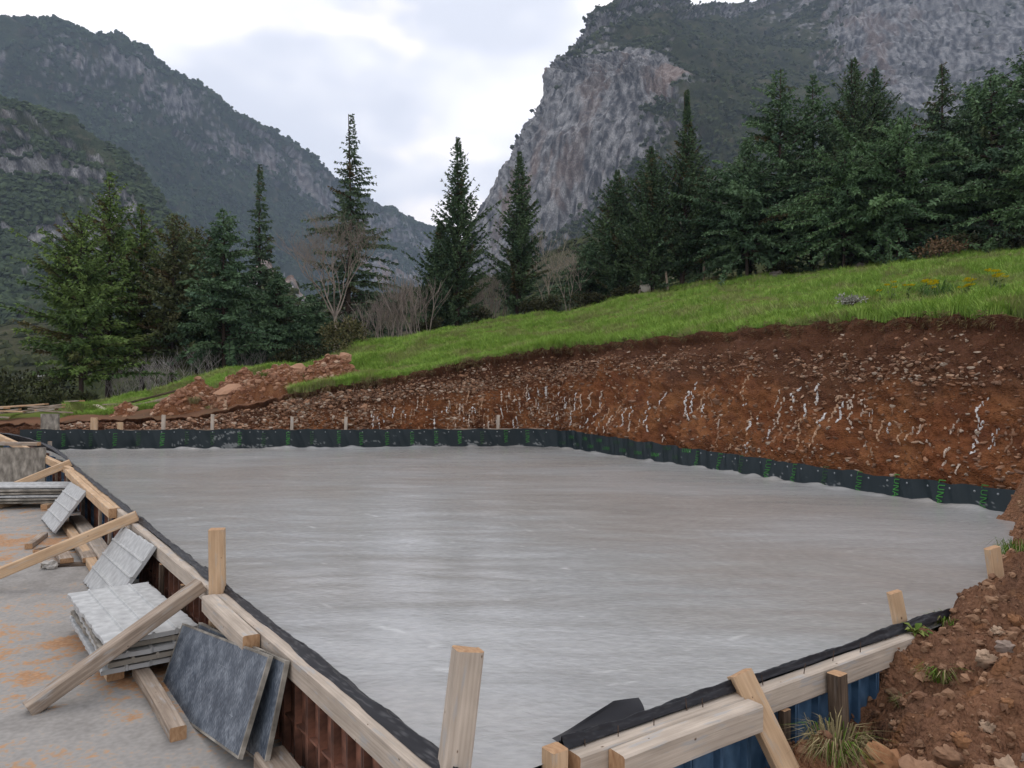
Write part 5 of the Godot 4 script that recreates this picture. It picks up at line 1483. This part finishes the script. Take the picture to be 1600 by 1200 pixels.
func build_plants() -> void:
	var lg := "conifers on the left below the ridge"
	tree("fir", "broad yellowish green fir at the outer end of the left conifers", lg, -12.3, -22.0, 5.95, 2.13, 1, {"z0": 0.17, "e": 0.55})
	tree("fir", "tallest yellowish green fir among the left conifers", lg, -12.7, -24.2, 7.95, 2.13, 2, {"e": 0.85})
	tree("fir", "dark fir rising beside the tallest left fir", lg, -12.0, -25.0, 7.1, 1.71, 3)
	tree("brown", "brownish fir with cone laden top in the left group", lg, -10.8, -24.3, 6.6, 1.65, 4)
	tree("brown", "dark brownish fir behind the cone laden one", lg, -10.6, -26.0, 6.5, 1.83, 44)
	tree("cedar", "blue green cedar with spreading boughs in the left group", lg, -8.9, -23.8, 6.65, 2.07, 5)
	tree("cedar", "smaller green cedar between the brownish firs and the blue green one", lg, -9.9, -25.0, 5.6, 1.59, 55)
	tree("spire", "slim spired fir poking up beyond the blue green cedar", lg, -9.1, -27.5, 9.1, 1.16, 6, {"e": 1.0})
	tree("cedar", "low dark cedar beside the blue green one", lg, -7.6, -25.0, 4.9, 1.52, 7)
	tree("cedar", "low dark cedar in the gap before the tall spired fir", lg, -6.9, -26.5, 4.3, 1.46, 8)
	tree("spire", "very tall ragged spired fir standing behind the bare tree", "tall single conifers by the valley", -5.85, -27.0, 10.85, 2.14, 9)
	tree("cypress", "dense pointed cypress next to the valley's end", "tall single conifers by the valley", -2.0, -28.0, 10.15, 1.72, 10)
	tree("cypress", "shorter cypress leaning on the flank of the pointed one", "tall single conifers by the valley", -2.65, -27.8, 7.1, 1.31, 11)
	tree("cypress", "dense dark cypress against the rocky cliff", "tall single conifers by the valley", 0.15, -29.0, 10.0, 1.52, 12)
	var rg := "conifers on the right below the mountain"
	tree("cypress", "shaggy dark cypress at the inner end of the right row", rg, 4.1, -29.0, 9.3, 1.90, 13, {"brown": 0.12})
	tree("cypress", "tall cypress with slender leader in the right row", rg, 6.2, -28.2, 12.0, 2.35, 14, {"brown": 0.12, "e": 1.5})
	tree("cypress", "bushy dark cypress below the slender leader", rg, 5.1, -28.0, 9.9, 2.24, 15, {"brown": 0.12})
	tree("cedar", "blue green cedar with low swept boughs over the dark stones", rg, 8.0, -26.2, 9.6, 3.02, 16)
	tree("cedar", "tall blue green cedar behind the swept one", rg, 9.5, -27.0, 12.4, 2.87, 17)
	tree("cedar", "narrow topped cedar next to the tall blue green one", rg, 10.7, -27.5, 12.3, 2.56, 18)
	tree("cypress", "tall dark cypress with blunt top in the right row", rg, 11.2, -25.6, 12.1, 1.89, 19, {"e": 0.8})
	tree("cypress", "tall dark cypress twin of the blunt topped one", rg, 12.1, -25.8, 11.9, 1.75, 20, {"e": 0.8})
	tree("light", "fresh green cedar with hanging sprays in front of the dark cypresses", rg, 10.4, -24.2, 8.6, 2.77, 21)
	tree("light", "fresh green cedar with wide hanging boughs at the middle of the right row", rg, 12.0, -24.0, 9.5, 3.35, 22)
	tree("spire", "tall dark fir with forked twigs above the fresh green cedars", rg, 13.6, -24.4, 11.5, 2.33, 23, {"tuft": 0.3})
	tree("cedar", "big dark cedar near the outer end of the right row", rg, 14.6, -23.5, 10.9, 3.33, 24)
	tree("cedar", "big dark cedar at the outer end of the right row", rg, 16.3, -24.0, 11.9, 3.47, 25)
	tree("light", "low green cedar bough filled tree under the big dark cedars", rg, 15.4, -22.0, 8.2, 2.91, 26)
	tree("cedar", "dark cedar filling the back of the right row", rg, 13.2, -27.5, 10.6, 3.33, 27)
	tree("cedar", "dark cedar behind the fresh green ones", rg, 9.0, -29.0, 9.6, 3.02, 28)
	tree("cedar", "young bluish cedar beside the shaggy cypress", rg, 3.1, -31.0, 6.9, 1.68, 29)
	tree("cedar", "broad dark cedar between the slender cypress and the swept cedar", rg, 7.2, -29.5, 9.4, 2.1, 33)
	tree("cypress", "stout dark cypress closing the row behind the fresh green cedars", rg, 11.9, -28.5, 11.0, 1.9, 34)
	tree("cedar", "dark cedar between the tall forked fir and the outer cedars", rg, 15.5, -26.0, 11.4, 2.3, 35)
	# bare trees and thickets
	bare_tree("bare_tree", "leafless pale tree with a round crown before the tall spired fir", "", -5.55, -24.2, 4.7, 1, 5, 0.85, 31, Color(0.23, 0.19, 0.165))
	var i := 0
	for q in [[-4.2, -26.4, 2.0], [-3.75, -26.2, 2.6], [-4.9, -26.0, 1.8], [-3.3, -26.4, 2.2], [-3.45, -27.6, 2.2], [-4.6, -27.0, 1.6], [-1.15, -29.0, 2.3], [-0.85, -29.4, 2.4], [-1.45, -28.7, 1.6]]:
		bare_tree("bare_shrub", "greyish leafless thicket shrub beside the pointed cypresses", "leafless thicket shrubs by the cypresses", q[0], q[1], q[2], 12, 2, 0.5, 40 + i, Color(0.29, 0.24, 0.215), 0.5)
		i += 1
	for q in [[1.6, -29.6, 3.2], [2.3, -29.8, 2.6]]:
		bare_tree("bare_tree", "pale forked leafless tree right of the dark cypress", "pale leafless trees by the dark cypress", q[0], q[1], q[2], 3, 3, 0.75, 60 + i, Color(0.34, 0.29, 0.24), 0.3)
		i += 1
	for q in [[-10.9, -22.6, 1.2], [-10.4, -22.9, 1.4], [-9.9, -23.2, 1.3], [-11.4, -22.8, 1.2], [-9.3, -23.3, 1.3], [-8.8, -24.5, 1.3], [-8.2, -24.3, 1.2]]:
		bare_tree("bare_shrub", "silvery tangle of dead branches under the left conifers", "dead branch tangles under the left conifers", q[0], q[1], q[2], 12, 2, 0.95, 80 + i, Color(0.40, 0.37, 0.35), 0.6)
		i += 1
	bare_tree("bare_tree", "small white forked dead tree by the leaning fence post", "", 6.85, -28.6, 1.5, 2, 2, 0.8, 99, Color(0.30, 0.28, 0.25), 0.08)
	bush("olive_shrub", "round olive brown shrub at the edge of the meadow below the bare tree", "", Vector3(-4.85, hill_height(-4.85, -22.6) - 0.03, -22.6), 0.75, 1.15, 1700, 0.10, Color(0.055, 0.060, 0.026), Color(0.14, 0.125, 0.06), 71)
	bush("dry_shrub", "rust brown withered shrub under the dark cedars", "", Vector3(11.9, hill_height(11.9, -21.6), -21.6), 0.8, 0.55, 600, 0.09, Color(0.10, 0.06, 0.035), Color(0.19, 0.13, 0.075), 72)
	for q in [[-14.8, -19.5, 1.3, 1.5], [-15.6, -21.0, 1.5, 1.9], [-13.8, -20.4, 0.9, 0.95], [-14.4, -22.6, 1.4, 1.4], [-16.8, -23.0, 1.8, 2.6], [-12.9, -20.6, 0.7, 0.7], [-11.8, -20.8, 0.6, 0.55]]:
		bush("evergreen_shrub", "dull green shrub filling the bank beyond the scrap planks", "shrubs beyond the scrap planks", Vector3(q[0], hill_height(q[0], q[1]) - 0.05, q[1]), q[2], q[3], 1500, 0.13, Color(0.028, 0.036, 0.016), Color(0.075, 0.080, 0.036), 73 + i)
		i += 1
	for q in [[-7.2, -24.2, 0.7, 0.8], [-6.5, -24.6, 0.8, 0.9], [-1.2, -28.2, 0.6, 0.8], [1.3, -28.8, 0.7, 0.8], [2.8, -29.2, 0.9, 0.8], [3.2, -28.6, 0.5, 0.4], [4.2, -28.2, 0.5, 0.4], [9.2, -26.0, 0.6, 0.45], [13.5, -22.8, 0.7, 0.6], [15.0, -22.6, 0.8, 0.7], [-3.0, -27.2, 0.6, 0.6], [0.8, -28.3, 0.55, 0.6]]:
		bush("evergreen_shrub", "low dark shrub at the foot of the conifers", "low shrubs at the foot of the conifers", Vector3(q[0], hill_height(q[0], q[1]) - 0.05, q[1]), q[2], q[3], 900, 0.11, Color(0.024, 0.030, 0.015), Color(0.065, 0.062, 0.032), 73 + i)
		i += 1
	# old fence and what hangs there
	for q in [[5.62, -27.7, 0.66, 0.10, "leaning grey fence post beside the white dead tree"], [6.95, -27.9, 0.75, 0.0, "upright pale fence post before the mossy slope"], [4.55, -27.9, 0.55, -0.15, "short dark fence post beside the white sack"]]:
		var y := hill_height(q[0], q[1])
		plank("fence_post", q[4], "post", "old fence posts under the right conifers", Vector3(q[0], y - 0.2, q[1]), Vector3(q[0] - q[3], y + q[2], q[1]), 0.07, 0.07, M.aged, Vector3(0, 0, 1))
	var sk := part(self, "white_sack", stone_mesh(801, 8, 10, 0.35, false), material(0.8, false, lin(0.36, 0.33, 0.29)))
	sk.transform = Transform3D(Basis.from_scale(Vector3(0.19, 0.20, 0.10)), Vector3(4.82, hill_height(4.82, -27.8) + 0.22, -27.8))
	tag(sk, "small whitish sack hanging by the old fence under the cypress", "sack")
	var r := RandomNumberGenerator.new(); r.seed = 17
	for q in [[8.3, -25.7], [8.8, -25.6], [9.35, -25.3], [9.9, -25.0], [10.3, -24.8], [11.0, -24.3]]:
		var o := part(self, "field_stone", stone_mesh(820 + r.randi() % 9, 6, 8, 0.5, true), material(0.9, true, lin(0.20, 0.175, 0.15)))
		var s := r.randf_range(0.12, 0.2)
		o.transform = Transform3D(Basis.from_euler(Vector3(0, r.randf() * 6, 0)) * Basis.from_scale(Vector3(s * 1.4, s * 0.8, s)), Vector3(q[0], hill_height(q[0], q[1]) + s * 0.3, q[1]))
		tag(o, "grey field stone in the line under the cedar trunks", "stone", "field stones under the cedars")
	# flowers and single plants in the meadow (x, z from the lens' rays onto the slope)
	for q in [[5.35, -11.15], [5.45, -11.1], [5.55, -11.2], [5.75, -11.2], [5.50, -10.35], [5.68, -10.45], [5.80, -10.55], [5.95, -10.7], [6.02, -10.9], [6.0, -10.2], [6.25, -10.55], [6.35, -10.2], [6.5, -10.35], [6.45, -10.15]]:
		var y := hill_height(q[0], q[1])
		var o := thing("yellow_flower", "yellow flowering umbel plant rising from the meadow grass", "flower", "yellow flowers in the meadow", Vector3(q[0], y, q[1]))
		var st := MB.new(); var fl := MB.new()
		var hh := r.randf_range(0.22, 0.34)
		for k in r.randi_range(1, 4):
			var tip := Vector3(r.randf_range(-0.07, 0.07), hh * r.randf_range(0.85, 1.0), r.randf_range(-0.05, 0.05))
			st.tube(PackedVector3Array([Vector3.ZERO, tip * Vector3(0.4, 0.5, 0.4), tip]), PackedFloat32Array([0.006, 0.005, 0.003]), 4, Color(0.12, 0.16, 0.06))
			for z in 14:
				var d := Vector3(r.randf_range(-1, 1), r.randf_range(0, 0.5), r.randf_range(-1, 1)) * 0.036
				fl.leaf(tip + d - Vector3(0.011, 0.005, 0), tip + d + Vector3(0.013, 0.010, 0.006), Vector3(0, 0.009, 0.009), Color(0.66, 0.54, 0.02) * r.randf_range(0.75, 1.1))
			for z in 4:
				var d2 := Vector3(r.randf_range(-1, 1), r.randf_range(0.1, 0.8), r.randf_range(-1, 1)).normalized() * 0.07
				var at := tip * r.randf_range(0.2, 0.8)
				st.leaf(at, at + d2, d2.cross(Vector3.UP).normalized() * 0.012, Color(0.10, 0.15, 0.05))
		part(o, "stems", st.mesh(), M.leaf)
		part(o, "blossom", fl.mesh(), M.leaf)
	bush("pale_shrub", "low silvery dry plant in the meadow left of the yellow flowers", "", Vector3(4.95, hill_height(4.95, -11.3), -11.3), 0.20, 0.16, 420, 0.04, Color(0.20, 0.20, 0.17), Color(0.36, 0.35, 0.32), 91)
	var dk := part(self, "grass_clump", clump(420, 0.42, 1.0, 99), material(0.75, true, lin(0.55, 0.8, 0.75)))
	dk.position = Vector3(6.5, hill_height(6.5, -11.8) - 0.02, -11.8)
	tag(dk, "tall dark green tuft standing out of the meadow by the yellow flowers", "grass")
func sky_panorama() -> ImageTexture:
	# high overcast all round: pale grey-lilac cloud with whiter rifts, a warmer band low over the valley's end where the sun has gone down
	var w := 1024; var h := 512
	var im := Image.create(w, h, false, Image.FORMAT_RGBF)
	var n1 := noise(1.9, 5, 3); var n2 := noise(4.2, 5, 8)
	var sun := Vector3(-0.09, 0.17, -1).normalized()
	for y in h:
		var el := (0.5 - (y + 0.5) / h) * PI
		for x in w:
			var az := ((x + 0.5) / w - 0.5) * TAU
			var d := Vector3(sin(az) * cos(el), sin(el), -cos(az) * cos(el))
			var c := Color(0.30, 0.29, 0.27)
			if el > -0.02:
				var s := Vector3(d.x, d.y * 2.2, d.z)
				var a := smoothstep(-0.30, 0.40, n1.get_noise_3dv(s) + 0.35 * n2.get_noise_3dv(s))
				c = Color(0.56, 0.585, 0.66).lerp(Color(0.86, 0.85, 0.87), a)
				var b := smoothstep(0.05, 0.42, n2.get_noise_3dv(s + Vector3(4, 7, 2)))
				c = c.lerp(Color(1.0, 0.93, 0.90), b * 0.7)
				var g := exp(-pow(d.angle_to(sun) / 0.16, 2.0))
				c = c.lerp(Color(1.20, 1.04, 0.84), g * 0.75)
			im.set_pixel(x, y, c)
	return ImageTexture.create_from_image(im)

func _ready() -> void:
	var cam := Camera3D.new()
	cam.name = "camera"
	cam.position = Vector3(0, 1.22, 0)
	cam.fov = 53.0
	cam.near = 0.05
	cam.far = 6000.0
	add_child(cam)
	cam.current = true
	var sky_mat := PanoramaSkyMaterial.new()
	sky_mat.panorama = sky_panorama()
	var sky := Sky.new()
	sky.sky_material = sky_mat
	var env := Environment.new()
	env.background_mode = Environment.BG_SKY
	env.sky = sky
	env.background_energy_multiplier = 1.5
	env.tonemap_mode = Environment.TONE_MAPPER_LINEAR
	env.tonemap_exposure = 1.12
	env.sdfgi_enabled = true
	env.ssao_enabled = true
	env.ssil_enabled = true
	env.fog_enabled = true
	env.fog_density = 0.00024
	env.fog_light_color = Color(0.80, 0.88, 1.0)
	var we := WorldEnvironment.new()
	we.name = "environment"
	we.environment = env
	add_child(we)
	var sun := DirectionalLight3D.new()
	sun.name = "sun"
	sun.light_energy = 0.25
	sun.light_angular_distance = 30.0
	sun.light_color = Color(1.0, 0.95, 0.9)
	sun.shadow_enabled = true
	add_child(sun)
	sun.look_at_from_position(Vector3(-6, 26, -18), Vector3.ZERO)

	make_materials()
	build_hill()
	build_cut()
	mountain("rocky_mountain", "grey limestone mountain with a sheer cliff above the firs", RIGHT_MASSIF, 470, 370, 1.0, 0.50, 40, 60000, 1.7, [Color(0.035, 0.045, 0.022), Color(0.080, 0.090, 0.040), Color(0.068, 0.084, 0.034)], Vector3(0, 0.5, 1), 0.9, [[43, 153, -520, 60, 0.35, 0], [72, 199, -540, 45, 0.35, 0.1], [88, 217, -530, 30, 0.3, 0.8], [0, 136, -600, 60, 0.3, 0.1], [27, 267, -640, 25, 0.3, 0.9], [112, 204, -520, 25, 0.35, 0.9], [9, 141, -560, 30, 0.3, 0.9], [202, 262, -640, 90, -0.3, 0], [204, 315, -700, 80, -0.3, 0], [140, 153, -480, 70, -0.35, 0], [143, 108, -430, 90, -0.4, 0], [71, 73, -430, 70, -0.3, 0], [359, 306, -720, 110, 0.22, 0.1], [390, 282, -690, 60, 0.1, 0], [308, 310, -700, 60, 0.2, 0.5]])
	mountain("forested_mountain", "long scrub covered ridge falling towards the valley's end", LEFT_RIDGE, 380, 260, 1.4, 0.86, 60, 80000, 2.6, [Color(0.034, 0.054, 0.032), Color(0.060, 0.086, 0.044), Color(0.060, 0.092, 0.046)], Vector3(0.3, 0.6, 1), 0.86, [[-409, 300, -800, 34, 0.42, 0], [-385, 254, -760, 26, 0.38, 0.1], [-320, 289, -900, 34, 0.5, 0.6], [-243, 181, -800, 26, 0.45, 0.9], [-175, 176, -1050, 55, 0.5, 0.9], [-146, 184, -1100, 45, 0.5, 0.7], [-200, 172, -1000, 35, 0.35, 0.3], [-244, 263, -1050, 30, 0.3, 0]])
	mountain("craggy_spur", "green spur with grey crags in front of the scrub covered ridge", LEFT_SPUR, 300, 220, 1.0, 0.74, 80, 34000, 1.5, [Color(0.046, 0.066, 0.037), Color(0.090, 0.110, 0.056), Color(0.080, 0.110, 0.052)], Vector3(0.3, 0.6, 1), 0.84, [[-193, 64, -300, 24, 0.6, 0.1], [-187, 79, -310, 14, 0.5, 0.1], [-165, 70, -300, 16, 0.6, 0.45], [-162, 80, -320, 15, 0.6, 0.1], [-230, 103, -350, 14, 0.42, 0], [-202, 102, -345, 12, 0.42, 0], [-169, 38, -260, 16, 0.45, 0], [-179, 94, -340, 10, 0.4, 0]])
	mountain("foothill", "dull olive foothill behind the row of conifers", FOOTHILL, 360, 120, 0.16, 0.80, 90, 16000, 0.8, [Color(0.036, 0.044, 0.020), Color(0.085, 0.085, 0.038), Color(0.066, 0.076, 0.030)], Vector3(0, 0.8, 0.5), 0.8, [[-58, 27, -185, 16, 0.9, 0.9], [-52, 24, -180, 12, 0.8, 0.4], [-78, 11, -120, 9, 0.9, 1], [-44, 2, -75, 7, 0.8, 0.8], [-55, 4, -90, 6, 0.7, 0.5], [-50, 5, -110, 10, 0.5, 0.1], [30, 39, -190, 9, 0.5, 0.3]])
	build_slab()
	scatter_grass()
	build_site()
	build_plants()
